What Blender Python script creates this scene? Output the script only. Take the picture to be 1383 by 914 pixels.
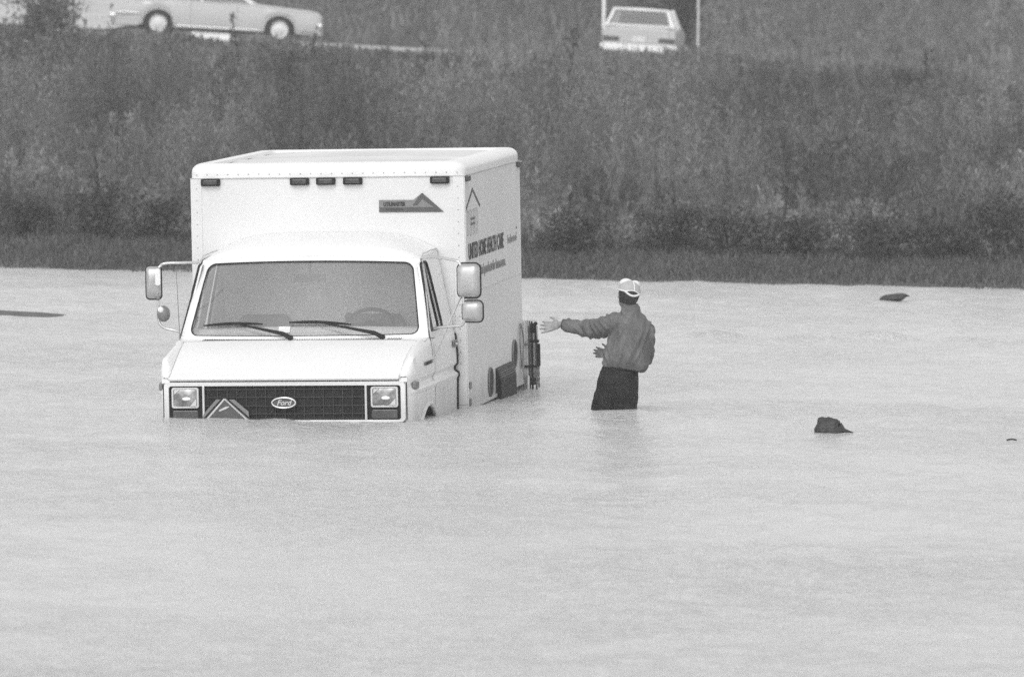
import bpy, bmesh, math, random
import numpy as np
from mathutils import Vector, Matrix, noise as mnoise

random.seed(7)
rng = np.random.default_rng(11)
SC = bpy.context.scene
COL = SC.collection
for o in list(bpy.data.objects):
    bpy.data.objects.remove(o)

# ------------------------------------------------------------------ camera
CAM_H = 3.1923
PITCH = math.radians(2.7907)
ROLL = 0.01140
F_PX = 8540.2          # focal length in pixels of a 1383 pixel wide picture
fwd = Vector((0, math.cos(PITCH), -math.sin(PITCH)))
up0 = Vector((0, math.sin(PITCH), math.cos(PITCH)))
ex = Vector((1, 0, 0))
cam_right = ex * math.cos(ROLL) + up0 * math.sin(ROLL)
cam_up = up0 * math.cos(ROLL) - ex * math.sin(ROLL)
cd = bpy.data.cameras.new("camera")
cam = bpy.data.objects.new("camera", cd)
COL.objects.link(cam)
m = Matrix.Identity(4)
for i in range(3):
    m[i][0] = cam_right[i]; m[i][1] = cam_up[i]; m[i][2] = -fwd[i]
m[2][3] = CAM_H
cam.matrix_world = m
cd.sensor_width = 36.0
cd.lens = F_PX / 1383.0 * 36.0
cd.clip_start = 0.5
cd.clip_end = 3000
SC.camera = cam
cd.dof.use_dof = True
cd.dof.focus_distance = 52.5
cd.dof.aperture_fstop = 4.5

# ------------------------------------------------------------------ world and sun (overcast, rain)
SUN_EL, SUN_AZ = math.radians(46), math.radians(198)   # azimuth measured from +Y clockwise
w = bpy.data.worlds.new("World")
SC.world = w
w.use_nodes = True
nt = w.node_tree
bg = nt.nodes["Background"]
sky = nt.nodes.new("ShaderNodeTexSky")
sky.sky_type = 'NISHITA'
sky.sun_disc = False
sky.sun_elevation = SUN_EL
sky.sun_rotation = SUN_AZ
sky.dust_density = 2.0
sky.air_density = 1.0
hs = nt.nodes.new("ShaderNodeHueSaturation")
hs.inputs["Saturation"].default_value = 0.0
nt.links.new(sky.outputs[0], hs.inputs["Color"])
nt.links.new(hs.outputs[0], bg.inputs["Color"])
bg.inputs["Strength"].default_value = 0.15
sd = bpy.data.lights.new("sun", 'SUN')
sd.energy = 0.5
sd.angle = math.radians(20)
sd.color = (1, 1, 1)
sun = bpy.data.objects.new("sun", sd)
COL.objects.link(sun)
sdir = Vector((math.sin(SUN_AZ) * math.cos(SUN_EL), math.cos(SUN_AZ) * math.cos(SUN_EL), math.sin(SUN_EL)))
sun.rotation_euler = sdir.to_track_quat('Z', 'Y').to_euler()
SC.view_settings.view_transform = 'Standard'
SC.view_settings.look = 'None'
SC.view_settings.exposure = 0.45
SC.view_settings.gamma = 1.0
SC.cycles.volume_bounces = 1
SC.cycles.max_bounces = 8
SC.cycles.use_denoising = False
SC.cycles.caustics_reflective = False
SC.cycles.caustics_refractive = False
SC.cycles.sample_clamp_indirect = 2.0


# ------------------------------------------------------------------ helpers
def tag(o, label=None, cat=None, group=None, kind=None):
    if label: o["label"] = label
    if cat: o["category"] = cat
    if group: o["group"] = group
    if kind: o["kind"] = kind
    return o


def empty(name, loc=(0, 0, 0), rz=0.0, label=None, cat=None, group=None):
    o = bpy.data.objects.new(name, None)
    COL.objects.link(o)
    o.location = loc
    o.rotation_euler = (0, 0, rz)
    return tag(o, label, cat, group)


def mat(name, g, rough=0.6, metal=0.0, var=0.08, scale=8.0, bump=0.0, bscale=60.0, spec=0.5,
        stretch=(1, 1, 1), attr=None, coat=0.0, mud=None):
    """grey procedural material: base value g, with slow tone variation and fine bump"""
    M = bpy.data.materials.new(name)
    M.use_nodes = True
    n = M.node_tree.nodes; l = M.node_tree.links
    p = n["Principled BSDF"]
    p.inputs["Roughness"].default_value = rough
    p.inputs["Metallic"].default_value = metal
    p.inputs["Specular IOR Level"].default_value = spec
    if coat:
        p.inputs["Coat Weight"].default_value = coat
        p.inputs["Coat Roughness"].default_value = 0.08
    tc = n.new("ShaderNodeTexCoord")
    mp = n.new("ShaderNodeMapping")
    mp.inputs["Scale"].default_value = stretch
    l.new(tc.outputs["Object"], mp.inputs["Vector"])
    no = n.new("ShaderNodeTexNoise")
    no.inputs["Scale"].default_value = scale
    no.inputs["Detail"].default_value = 5
    l.new(mp.outputs[0], no.inputs["Vector"])
    mr = n.new("ShaderNodeMapRange")
    mr.inputs["From Min"].default_value = 0.25
    mr.inputs["From Max"].default_value = 0.75
    mr.inputs["To Min"].default_value = 1 - var
    mr.inputs["To Max"].default_value = 1 + var
    l.new(no.outputs[0], mr.inputs["Value"])
    mul = n.new("ShaderNodeMath"); mul.operation = 'MULTIPLY'
    l.new(mr.outputs[0], mul.inputs[0])
    if attr:
        at_ = n.new("ShaderNodeAttribute"); at_.attribute_name = attr
        l.new(at_.outputs["Fac"], mul.inputs[1])
    else:
        mul.inputs[1].default_value = g
    tone_out = mul.outputs[0]
    if mud:      # a film of silt left by the flood: heaviest low down, ragged upper edge
        sx = n.new("ShaderNodeSeparateXYZ"); l.new(tc.outputs["Object"], sx.inputs[0])
        ms = n.new("ShaderNodeMapping"); ms.inputs["Scale"].default_value = (9, 9, 2.2); l.new(tc.outputs["Object"], ms.inputs["Vector"])
        nn = n.new("ShaderNodeTexNoise"); nn.inputs["Scale"].default_value = 1.0; nn.inputs["Detail"].default_value = 6; l.new(ms.outputs[0], nn.inputs["Vector"])
        h = n.new("ShaderNodeMath"); h.operation = 'MULTIPLY_ADD'; h.inputs[1].default_value = -0.45
        l.new(nn.outputs[0], h.inputs[0]); l.new(sx.outputs["Z"], h.inputs[2])
        mm = n.new("ShaderNodeMapRange"); mm.interpolation_type = 'SMOOTHSTEP'
        mm.inputs["From Min"].default_value = -0.30; mm.inputs["From Max"].default_value = 0.12
        mm.inputs["To Min"].default_value = mud; mm.inputs["To Max"].default_value = 0.0
        l.new(h.outputs[0], mm.inputs["Value"])
        mx = n.new("ShaderNodeMix"); mx.data_type = 'FLOAT'; mx.inputs[3].default_value = 0.22
        l.new(mm.outputs[0], mx.inputs[0]); l.new(mul.outputs[0], mx.inputs[2])
        tone_out = mx.outputs[0]
    cb = n.new("ShaderNodeCombineColor")
    for k in range(3):
        l.new(tone_out, cb.inputs[k])
    l.new(cb.outputs[0], p.inputs["Base Color"])
    if bump:
        nb = n.new("ShaderNodeTexNoise")
        nb.inputs["Scale"].default_value = bscale
        nb.inputs["Detail"].default_value = 4
        l.new(mp.outputs[0], nb.inputs["Vector"])
        b = n.new("ShaderNodeBump")
        b.inputs["Strength"].default_value = bump
        b.inputs["Distance"].default_value = 0.02
        l.new(nb.outputs[0], b.inputs["Height"])
        l.new(b.outputs[0], p.inputs["Normal"])
    return M


def leaf_mat(name, rough=0.55):
    """foliage: own tone per plant (attribute), a little light passes through"""
    M = mat(name, 0.1, rough, var=0.15, scale=3.0, attr="tone", spec=0.35)
    n = M.node_tree.nodes; l = M.node_tree.links
    p = n["Principled BSDF"]
    tr = n.new("ShaderNodeBsdfTranslucent")
    src = p.inputs["Base Color"].links[0].from_socket
    l.new(src, tr.inputs["Color"])
    mx = n.new("ShaderNodeMixShader"); mx.inputs[0].default_value = 0.3
    out = n["Material Output"]
    l.new(p.outputs[0], mx.inputs[1]); l.new(tr.outputs[0], mx.inputs[2])
    l.new(mx.outputs[0], out.inputs["Surface"])
    return M


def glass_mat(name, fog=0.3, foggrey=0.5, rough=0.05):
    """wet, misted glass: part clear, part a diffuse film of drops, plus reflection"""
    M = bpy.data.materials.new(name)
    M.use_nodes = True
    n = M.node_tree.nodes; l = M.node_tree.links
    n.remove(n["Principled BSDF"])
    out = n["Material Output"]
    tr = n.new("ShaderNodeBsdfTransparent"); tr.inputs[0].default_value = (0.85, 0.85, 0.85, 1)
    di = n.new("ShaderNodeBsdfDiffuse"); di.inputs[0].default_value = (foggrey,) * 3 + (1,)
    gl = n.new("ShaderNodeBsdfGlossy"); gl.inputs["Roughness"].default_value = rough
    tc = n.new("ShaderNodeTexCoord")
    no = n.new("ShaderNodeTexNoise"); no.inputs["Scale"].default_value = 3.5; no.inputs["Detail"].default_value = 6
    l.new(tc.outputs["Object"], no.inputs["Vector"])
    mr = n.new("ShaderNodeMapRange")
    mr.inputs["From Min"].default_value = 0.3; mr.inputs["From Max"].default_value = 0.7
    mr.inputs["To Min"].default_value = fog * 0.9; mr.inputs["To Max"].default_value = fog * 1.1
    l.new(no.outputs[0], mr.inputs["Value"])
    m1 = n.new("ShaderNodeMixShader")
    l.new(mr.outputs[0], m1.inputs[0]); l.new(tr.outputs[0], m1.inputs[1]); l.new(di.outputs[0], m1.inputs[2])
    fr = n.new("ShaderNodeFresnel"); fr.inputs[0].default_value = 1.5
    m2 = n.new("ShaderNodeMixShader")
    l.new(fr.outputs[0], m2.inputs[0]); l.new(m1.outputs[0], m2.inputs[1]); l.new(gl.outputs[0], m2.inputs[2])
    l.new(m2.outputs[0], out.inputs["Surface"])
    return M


class MB:
    """mesh builder: gathers vertices and faces, links them as one object"""

    def __init__(self):
        self.v = []; self.f = []

    def add(self, vs, fs):
        b = len(self.v)
        self.v += [tuple(map(float, p)) for p in vs]
        self.f += [tuple(i + b for i in q) for q in fs]
        return self

    def box(self, c, s, R=None):
        x, y, z = s[0] / 2, s[1] / 2, s[2] / 2
        vs = [Vector((a * x, b * y, d * z)) for d in (-1, 1) for b in (-1, 1) for a in (-1, 1)]
        if R is not None: vs = [R @ p for p in vs]
        vs = [p + Vector(c) for p in vs]
        return self.add(vs, [(0, 2, 3, 1), (4, 5, 7, 6), (0, 1, 5, 4), (2, 6, 7, 3), (0, 4, 6, 2), (1, 3, 7, 5)])

    def prism(self, poly, fn, d0, d1):
        """poly of 2-D points, fn(a, b, d) -> xyz, extruded from d0 to d1"""
        n = len(poly)
        vs = [fn(a, b, d0) for a, b in poly] + [fn(a, b, d1) for a, b in poly]
        fs = [tuple(range(n))[::-1], tuple(range(n, 2 * n))]
        fs += [(i, (i + 1) % n, n + (i + 1) % n, n + i) for i in range(n)]
        return self.add(vs, fs)

    def tube(self, pts, r, n=8, cap=True):
        pts = [Vector(p) for p in pts]
        m = len(pts)
        rs = r if isinstance(r, (list, tuple)) else [r] * m
        t = [(pts[min(i + 1, m - 1)] - pts[max(i - 1, 0)]).normalized() for i in range(m)]
        a = Vector((0, 0, 1)) if abs(t[0].z) < 0.9 else Vector((1, 0, 0))
        nrm = (a - t[0] * a.dot(t[0])).normalized()
        vs = []
        for i in range(m):
            nrm = (nrm - t[i] * nrm.dot(t[i])).normalized()
            b = t[i].cross(nrm)
            for k in range(n):
                an = 2 * math.pi * k / n
                vs.append(pts[i] + (nrm * math.cos(an) + b * math.sin(an)) * rs[i])
        fs = [(i * n + k, i * n + (k + 1) % n, (i + 1) * n + (k + 1) % n, (i + 1) * n + k)
              for i in range(m - 1) for k in range(n)]
        if cap:
            fs += [tuple(range(n))[::-1], tuple(range((m - 1) * n, m * n))]
        return self.add(vs, fs)

    def loft(self, rings, cap=True, closed=True):
        n = len(rings[0]); m = len(rings)
        vs = [p for r in rings for p in r]
        kk = n if closed else n - 1
        fs = [(i * n + k, i * n + (k + 1) % n, (i + 1) * n + (k + 1) % n, (i + 1) * n + k)
              for i in range(m - 1) for k in range(kk)]
        if cap and closed:
            fs += [tuple(range(n))[::-1], tuple(range((m - 1) * n, m * n))]
        return self.add(vs, fs)

    def grid(self, P):
        return self.loft(P, cap=False, closed=False)

    def ell(self, c, r, nu=16, nv=10, R=None, z0=-1.0, z1=1.0):
        rings = []
        for j in range(nv + 1):
            z = z0 + (z1 - z0) * j / nv
            an = math.asin(max(-1, min(1, z)))
            if j in (0, nv) and abs(z) > 0.999: an = math.copysign(math.pi / 2 - 0.04, z)
            else: an = math.asin(z0) + (math.asin(z1) - math.asin(z0)) * j / nv
            if abs(an) > math.pi / 2 - 0.04: an = math.copysign(math.pi / 2 - 0.04, an)
            ring = []
            for k in range(nu):
                t = 2 * math.pi * k / nu
                p = Vector((r[0] * math.cos(an) * math.cos(t), r[1] * math.cos(an) * math.sin(t), r[2] * math.sin(an)))
                if R is not None: p = R @ p
                ring.append(p + Vector(c))
            rings.append(ring)
        return self.loft(rings)

    def build(self, name, m, parent=None, smooth=None, bevel=0.0, seg=2):
        me = bpy.data.meshes.new(name)
        me.from_pydata(self.v, [], self.f)
        bm = bmesh.new(); bm.from_mesh(me)
        bmesh.ops.remove_doubles(bm, verts=bm.verts, dist=1e-5)
        bmesh.ops.recalc_face_normals(bm, faces=bm.faces)
        bm.to_mesh(me); bm.free()
        if m is not None: me.materials.append(m)
        if smooth is not None:
            me.polygons.foreach_set("use_smooth", [True] * len(me.polygons))
            me.set_sharp_from_angle(angle=math.radians(smooth))
        o = bpy.data.objects.new(name, me)
        COL.objects.link(o)
        if parent is not None: o.parent = parent
        if bevel:
            b = o.modifiers.new("bevel", 'BEVEL')
            b.width = bevel; b.segments = seg; b.limit_method = 'ANGLE'
        return o


def raw_mesh(name, V, F4, m, tone=None, parent=None, smooth=False):
    """big meshes from numpy arrays of quads"""
    me = bpy.data.meshes.new(name)
    me.vertices.add(len(V)); me.vertices.foreach_set("co", np.asarray(V, np.float32).ravel())
    nf = len(F4)
    me.loops.add(nf * 4); me.loops.foreach_set("vertex_index", np.asarray(F4, np.int32).ravel())
    me.polygons.add(nf)
    me.polygons.foreach_set("loop_start", np.arange(nf, dtype=np.int32) * 4)
    me.polygons.foreach_set("use_smooth", np.full(nf, smooth))
    me.update(calc_edges=True)
    if tone is not None:
        a = me.attributes.new("tone", 'FLOAT', 'POINT')
        a.data.foreach_set("value", np.asarray(tone, np.float32))
    me.materials.append(m)
    o = bpy.data.objects.new(name, me)
    COL.objects.link(o)
    if parent is not None: o.parent = parent
    return o


def bake(o):
    """apply modifiers into a plain mesh"""
    dg = bpy.context.evaluated_depsgraph_get()
    dg.update()
    me = bpy.data.meshes.new_from_object(o.evaluated_get(dg))
    o.modifiers.clear()
    o.data = me
    return o


def text(name, body, size, fn, m, parent, sx=1.0, shear=0.0, bold=0.0, depth=0.004, align='LEFT'):
    """lettering: font outline turned into a mesh; fn(a, b, d) places it"""
    cu = bpy.data.curves.new(name, 'FONT')
    cu.body = body; cu.size = size; cu.shear = shear; cu.offset = bold; cu.extrude = depth
    cu.align_x = align; cu.resolution_u = 3
    t = bpy.data.objects.new(name, cu)
    COL.objects.link(t)
    dg = bpy.context.evaluated_depsgraph_get(); dg.update()
    me = bpy.data.meshes.new_from_object(t.evaluated_get(dg))
    bpy.data.objects.remove(t)
    for vv in me.vertices:
        vv.co = fn(vv.co.x * sx, vv.co.y, vv.co.z)
    me.materials.clear(); me.materials.append(m)
    o = bpy.data.objects.new(name, me)
    COL.objects.link(o)
    if parent: o.parent = parent
    return o


def rrect(a0, b0, a1, b1, r, n=4):
    """rounded rectangle outline, counter-clockwise"""
    out = []
    for (ca, cb, s) in ((a1 - r, b0 + r, -90), (a1 - r, b1 - r, 0), (a0 + r, b1 - r, 90), (a0 + r, b0 + r, 180)):
        for k in range(n + 1):
            t = math.radians(s + 90 * k / n)
            out.append((ca + r * math.cos(t), cb + r * math.sin(t)))
    return out


def spline(pts, n):
    """Catmull-Rom through pts, n steps a span"""
    P = [np.array(p, float) for p in pts]
    out = []
    for i in range(len(P) - 1):
        p0 = P[max(i - 1, 0)]; p1 = P[i]; p2 = P[i + 1]; p3 = P[min(i + 2, len(P) - 1)]
        for k in range(n):
            t = k / n
            out.append(0.5 * (2 * p1 + (p2 - p0) * t + (2 * p0 - 5 * p1 + 4 * p2 - p3) * t * t + (3 * p1 - p0 - 3 * p2 + p3) * t ** 3))
    out.append(P[-1])
    return [tuple(p) for p in out]


def lerp(a, b, t): return a + (b - a) * t


def interp(x, xs, ys): return float(np.interp(x, xs, ys))


# ------------------------------------------------------------------ terrain
def shore(x):
    x = np.clip(x, -16, 16)
    return 81.3 - 0.24 * x


def ground_z(x, y):
    x = np.asarray(x, float); y = np.asarray(y, float)
    d = y - shore(x)
    zr = 2.54 - 0.041 * np.clip(x, -18, 18)
    z = np.where(d < 0, np.maximum(-0.8, 0.3 * d), 0.075 * d)
    t = np.clip((d - 3.4) / np.maximum(140 - shore(x) - 3.4, 1), 0, 1)
    z2 = 0.255 + (zr - 0.255) * t
    z = np.where(d > 3.4, z2, z)
    z = z + np.clip(y - 173, 0, 400) * 0.075
    und = 0.05 * np.sin(x * 0.9 + y * 0.31) + 0.05 * np.sin(x * 0.47 - y * 0.6 + 1.0)
    z = z + und * np.clip((d - 3) / 6, 0, 1) * np.where((y > 138) & (y < 176), 0.0, 1.0)
    return z


ter_mat = mat("soil_and_thatch", 0.10, 0.9, var=0.35, scale=0.8, bump=0.6, bscale=9)
xs = np.concatenate([np.linspace(-140, -22, 25), np.linspace(-20, 20, 101), np.linspace(22, 140, 25)])
ys = np.concatenate([[-60, -20, 0, 15, 25, 35, 45, 55, 65], np.linspace(70, 180, 140), np.linspace(184, 330, 40)])
X, Y = np.meshgrid(xs, ys)
Z = ground_z(X, Y)
Z = np.where(Y < 76, -0.8, Z)
V = np.stack([X.ravel(), Y.ravel(), Z.ravel()], 1)
nx, ny = len(xs), len(ys)
ii = (np.arange(ny - 1)[:, None] * nx + np.arange(nx - 1)[None, :]).ravel()
tag(raw_mesh("ground", V, np.stack([ii, ii + 1, ii + nx + 1, ii + nx], 1), ter_mat, smooth=True), kind="structure",
    label="sloping ground of the far bank rising from the flood water")

# gravel road along the top of the bank
road_mat = mat("wet_gravel", 0.42, 0.75, var=0.25, scale=1.5, bump=0.5, bscale=25)
mb = MB()
rows = []
for yy in (140.5, 146, 152, 158, 164, 170.5):
    rows.append([(xx, yy + 0.3 * math.sin(xx * 0.7), float(ground_z(xx, yy)) + 0.03) for xx in np.linspace(-40, 40, 41)])
mb.grid(rows)
tag(mb.build("gravel_road", road_mat, smooth=40), kind="structure", label="pale wet gravel road along the top of the bank")
mb = MB()
rows = []
for yy in np.linspace(173.5, 196, 10):
    k = (yy - 173.5) / 22.5
    rows.append([(xx, yy, float(ground_z(xx, yy)) + 0.05) for xx in np.linspace(-34, -11.2 + 2.0 * math.sin(k * 4), 12)])
mb.grid(rows)
tag(mb.build("gravel_drive", mat("pale_gravel", 0.5, 0.8, var=0.2, scale=1.2, bump=0.4, bscale=20), smooth=40), kind="structure",
    label="pale gravel drive climbing away at the upper left")

# ------------------------------------------------------------------ flood water
def water_mat():
    M = bpy.data.materials.new("muddy_flood_water")
    M.use_nodes = True
    n = M.node_tree.nodes; l = M.node_tree.links
    p = n["Principled BSDF"]
    p.inputs["Roughness"].default_value = 0.20
    p.inputs["Specular IOR Level"].default_value = 0.5
    p.inputs["IOR"].default_value = 1.33
    tc = n.new("ShaderNodeTexCoord")
    # silt tone, slow
    no = n.new("ShaderNodeTexNoise"); no.inputs["Scale"].default_value = 0.35; no.inputs["Detail"].default_value = 7; no.inputs["Distortion"].default_value = 1.2
    l.new(tc.outputs["Object"], no.inputs["Vector"])
    mr = n.new("ShaderNodeMapRange")
    mr.inputs["From Min"].default_value = 0.3; mr.inputs["From Max"].default_value = 0.7
    mr.inputs["To Min"].default_value = WATER_G * 0.95; mr.inputs["To Max"].default_value = WATER_G * 1.05
    l.new(no.outputs[0], mr.inputs["Value"])
    cb = n.new("ShaderNodeCombineColor")
    for k in range(3): l.new(mr.outputs[0], cb.inputs[k])
    l.new(cb.outputs[0], p.inputs["Base Color"])
    # rain-pitted surface: ripples, finer chop and drop rings
    a = n.new("ShaderNodeTexNoise"); a.inputs["Scale"].default_value = 3.0; a.inputs["Detail"].default_value = 5; a.inputs["Roughness"].default_value = 0.65
    b = n.new("ShaderNodeTexNoise"); b.inputs["Scale"].default_value = 16.0; b.inputs["Detail"].default_value = 3
    v = n.new("ShaderNodeTexVoronoi"); v.inputs["Scale"].default_value = 9.0
    v.inputs["Randomness"].default_value = 1.0
    for k in (a, b, v): l.new(tc.outputs["Object"], k.inputs["Vector"])
    sn = n.new("ShaderNodeMath"); sn.operation = 'MULTIPLY'; sn.inputs[1].default_value = 34
    l.new(v.outputs["Distance"], sn.inputs[0])
    s2 = n.new("ShaderNodeMath"); s2.operation = 'SINE'
    l.new(sn.outputs[0], s2.inputs[0])
    ad = n.new("ShaderNodeMath"); ad.operation = 'MULTIPLY_ADD'; ad.inputs[1].default_value = 0.10
    l.new(s2.outputs[0], ad.inputs[0])
    ab = n.new("ShaderNodeMath"); ab.operation = 'MULTIPLY_ADD'; ab.inputs[1].default_value = 1.6
    l.new(a.outputs[0], ab.inputs[0]); l.new(b.outputs[0], ab.inputs[2])
    l.new(ab.outputs[0], ad.inputs[2])
    bu = n.new("ShaderNodeBump"); bu.inputs["Strength"].default_value = 1.0; bu.inputs["Distance"].default_value = 0.034
    cal = n.new("ShaderNodeTexNoise"); cal.inputs["Scale"].default_value = 0.22; cal.inputs["Detail"].default_value = 4; cal.inputs["Distortion"].default_value = 0.8
    l.new(tc.outputs["Object"], cal.inputs["Vector"])
    cm = n.new("ShaderNodeMapRange"); cm.inputs["From Min"].default_value = 0.35; cm.inputs["From Max"].default_value = 0.65
    cm.inputs["To Min"].default_value = 0.6; cm.inputs["To Max"].default_value = 1.25
    l.new(cal.outputs[0], cm.inputs["Value"]); l.new(cm.outputs[0], bu.inputs["Strength"])     # calmer and rougher patches
    l.new(ad.outputs[0], bu.inputs["Height"])
    l.new(bu.outputs[0], p.inputs["Normal"])
    return M


WATER_G = 0.57
def ring_wave(x, y, cx, cy, r0, amp, lam, fall):
    r = np.hypot(x - cx, y - cy)
    e = np.maximum(r - r0, 0)
    return amp * np.cos(2 * np.pi * e / lam) * np.exp(-e / fall)

xs = np.concatenate([np.linspace(-120, -10, 12), np.linspace(-9, 9, 321), np.linspace(10, 120, 12)])
ys = np.concatenate([np.linspace(-60, 27, 8), np.linspace(28, 86, 560)])
X, Y = np.meshgrid(xs, ys)
Z = np.zeros_like(X)
for k in range(64):
    th = rng.uniform(0, math.pi); lam = 0.26 * 8 ** rng.uniform(0, 1) ** 1.6
    Z += 0.0013 * lam ** 0.55 * np.sin(2 * np.pi * (X * math.cos(th) + Y * math.sin(th)) / lam + rng.uniform(0, 6))
Z += ring_wave(X, Y, 0.86, 53.15, 0.2, 0.011, 0.34, 0.8)
Z += ring_wave(X, Y, 2.56, 50.6, 0.12, 0.004, 0.25, 0.5)
for (cx, cy) in ((-2.8, 51.5), (-1.9, 51.35), (-0.95, 51.25), (-0.6, 52.3), (-0.45, 54.2), (0.2, 56.2)):
    Z += ring_wave(X, Y, cx, cy, 0.1, 0.0012, 0.3, 0.4)
# a wrinkled current line out past the man, and one trailing off the little bank at the left
for (x0, x1, yc, sl, amp) in ((0.9, 9.0, 66.5, -0.10, 0.085), (-6, -3.2, 68.4, -0.35, 0.010), (1.5, 3.4, 48.7, 0.05, 0.010)):
    yy = Y - (yc + sl * (X - x0) + 0.25 * np.sin(X * 2.1) + 0.12 * np.sin(X * 5.7 + 1))
    win = 1 / (1 + np.exp(-(X - x0) * 3)) / (1 + np.exp((X - x1) * 3))
    Z += amp * win * np.cos(yy * 2 * np.pi / 0.8) * np.exp(-(yy / 0.9) ** 2) * (0.55 + 0.45 * np.sin(X * 5.3) * np.sin(X * 1.7 + 1))
V = np.stack([X.ravel(), Y.ravel(), Z.ravel()], 1)
nx, ny = len(xs), len(ys)
ii = (np.arange(ny - 1)[:, None] * nx + np.arange(nx - 1)[None, :]).ravel()
tag(raw_mesh("flood_water", V, np.stack([ii, ii + 1, ii + nx + 1, ii + nx], 1), water_mat(), smooth=True), kind="structure",
    label="pale muddy flood water pitted by rain")

# ================================================================== the box truck
PAINT = mat("white_truck_paint", 0.80, 0.42, var=0.03, scale=2.5, bump=0.03, bscale=30, mud=0.45)
BOXP = mat("white_box_panel", 0.70, 0.42, var=0.05, scale=1.6, bump=0.05, bscale=14, mud=0.45)
ROOFM = mat("weathered_roof_sheet", 0.66, 0.45, var=0.22, scale=1.3, bump=0.1, bscale=10)
CAPM = mat("white_roof_cap", 0.80, 0.35, var=0.03, scale=2)
TRIM = mat("grey_seam", 0.46, 0.6, var=0.1)
BLACK = mat("black_plastic", 0.010, 0.55, var=0.2, scale=12, spec=0.3)
RUBBER = mat("black_rubber", 0.018, 0.65, var=0.25, scale=14, bump=0.1, spec=0.3)
GRID = mat("dark_grille_bar", 0.03, 0.45, var=0.3, scale=10)
CHROME = mat("bright_chrome", 0.72, 0.18, metal=0.9, var=0.05)
SILVER = mat("satin_silver", 0.62, 0.35, metal=0.3, var=0.08)
STEEL = mat("grey_steel", 0.22, 0.5, metal=0.4, var=0.25, scale=9)
LAMP = mat("headlamp_glass", 0.30, 0.2, metal=0.6, var=0.6, scale=16)
GLINT = mat("painted_lamp_glint", 0.9, 0.25, var=0.02)
AMBER = mat("dull_signal_lens", 0.07, 0.25, var=0.3, scale=20)
MARK = mat("dark_marker_lens", 0.05, 0.3, var=0.45, scale=25)
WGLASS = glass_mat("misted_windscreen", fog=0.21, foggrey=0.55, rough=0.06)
SGLASS = glass_mat("side_glass", fog=0.06, foggrey=0.4, rough=0.02)
CABIN = mat("dim_cab_trim", 0.10, 0.8, var=0.2)
CABINL = mat("pale_cab_lining", 0.68, 0.8, var=0.15)
INK = mat("black_lettering", 0.03, 0.6, var=0.1)
INKG = mat("grey_lettering", 0.22, 0.6, var=0.1)
DECAL = mat("mid_grey_decal", 0.20, 0.5, var=0.12, scale=18)
DECALD = mat("dark_grey_decal", 0.085, 0.5, var=0.15, scale=18)
MIRR = mat("mirror_shell", 0.50, 0.25, metal=0.5, var=0.12, scale=9)

truck = empty("box_truck", label="white box truck stalled nose-down in flood water up to its grille", cat="truck")
Rm = ((0.98713561, 0.15716075, -0.02939030), (-0.15777225, 0.98727739, -0.01978042), (0.02590767, 0.02416293, 0.99937228))
M4 = Matrix.Identity(4)
for i in range(3):
    for j in range(3): M4[i][j] = Rm[i][j]
M4[0][3], M4[1][3], M4[2][3] = -1.8457, 51.4336, -0.0516
truck.matrix_world = M4

# ---------------------------------------------------------------- cargo box
VB, LB, WB = 2.045, 2.948, 1.177
HC = 1.94
mb = MB()
mb.box((0, VB + LB / 2, (HC - 0.037) / 2), (2 * WB, LB, HC + 0.037))
box_o = mb.build("cargo_box", BOXP, truck, smooth=30, bevel=0.006)
# roof cap: rounded shell standing 4 mm proud of the walls
def cap_ring(e, z, r):
    return [Vector((a, b, z)) for a, b in rrect(-WB - e, VB - e, WB + e, VB + LB + e, r, 6)]
mb = MB()
rings = []
for k in range(9):
    t = math.pi / 2 * k / 8
    rings.append(cap_ring(0.005 - 0.075 * (1 - math.cos(t)), HC + 0.045 + 0.075 * math.sin(t), 0.11))
rings = [cap_ring(-0.02, HC + 0.002, 0.08), cap_ring(0.005, HC - 0.003, 0.11)] + rings
rings += [cap_ring(-0.16, HC + 0.118, 0.06), cap_ring(-0.165, HC + 0.092, 0.06)]
mb.loft(rings, cap=False)
mb.build("roof_cap", CAPM, box_o, smooth=40)
mb = MB()
n = 24
P = []
for i in range(n + 1):
    row = []
    for j in range(n + 1):
        a = lerp(-WB + 0.14, WB - 0.14, j / n); b = lerp(VB + 0.14, VB + LB - 0.14, i / n)
        row.append((a, b, HC + 0.088 + 0.02 * math.cos(a / WB * 1.5) + 0.006 * math.sin(b * 8)))
    P.append(row)
mb.grid(P)
mb.build("roof_sheet", ROOFM, box_o, smooth=60)
# seam strips with rivets on the front wall
rv = MB()
for s in (-1, 1):
    mb = MB()
    mb.box((s * (WB - 0.05), VB - 0.003, 0.97), (0.095, 0.006, 1.93))
    mb.build("corner_strip", BOXP, box_o, bevel=0.002)
    for k in range(16):
        rv.ell((s * (WB - 0.055), VB - 0.006, 0.35 + k * 0.1), (0.007, 0.004, 0.007), 8, 4)
for k in range(26):
    rv.ell((-1.12 + k * 0.0895, VB - 0.007, HC + 0.028), (0.006, 0.004, 0.006), 8, 4)
for k in range(24):
    rv.ell((WB + 0.001, VB + 0.07 + k * 0.122, 0.93), (0.003, 0.006, 0.006), 8, 4)
tag(rv.build("rivet", TRIM, box_o, smooth=60), kind="stuff")
mb = MB()
mb.box((0, VB - 0.0065, HC - 0.004), (2 * WB, 0.004, 0.007))
mb.box((WB + 0.0065, VB + LB / 2, HC - 0.004), (0.004, LB, 0.007))
mb.build("cap_seam", TRIM, box_o)
mb = MB()
mb.box((WB + 0.001, VB + LB / 2 + 0.02, 0.945), (0.006, LB - 0.1, 0.012))
mb.build("side_moulding", BOXP, box_o)
mb = MB()
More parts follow.
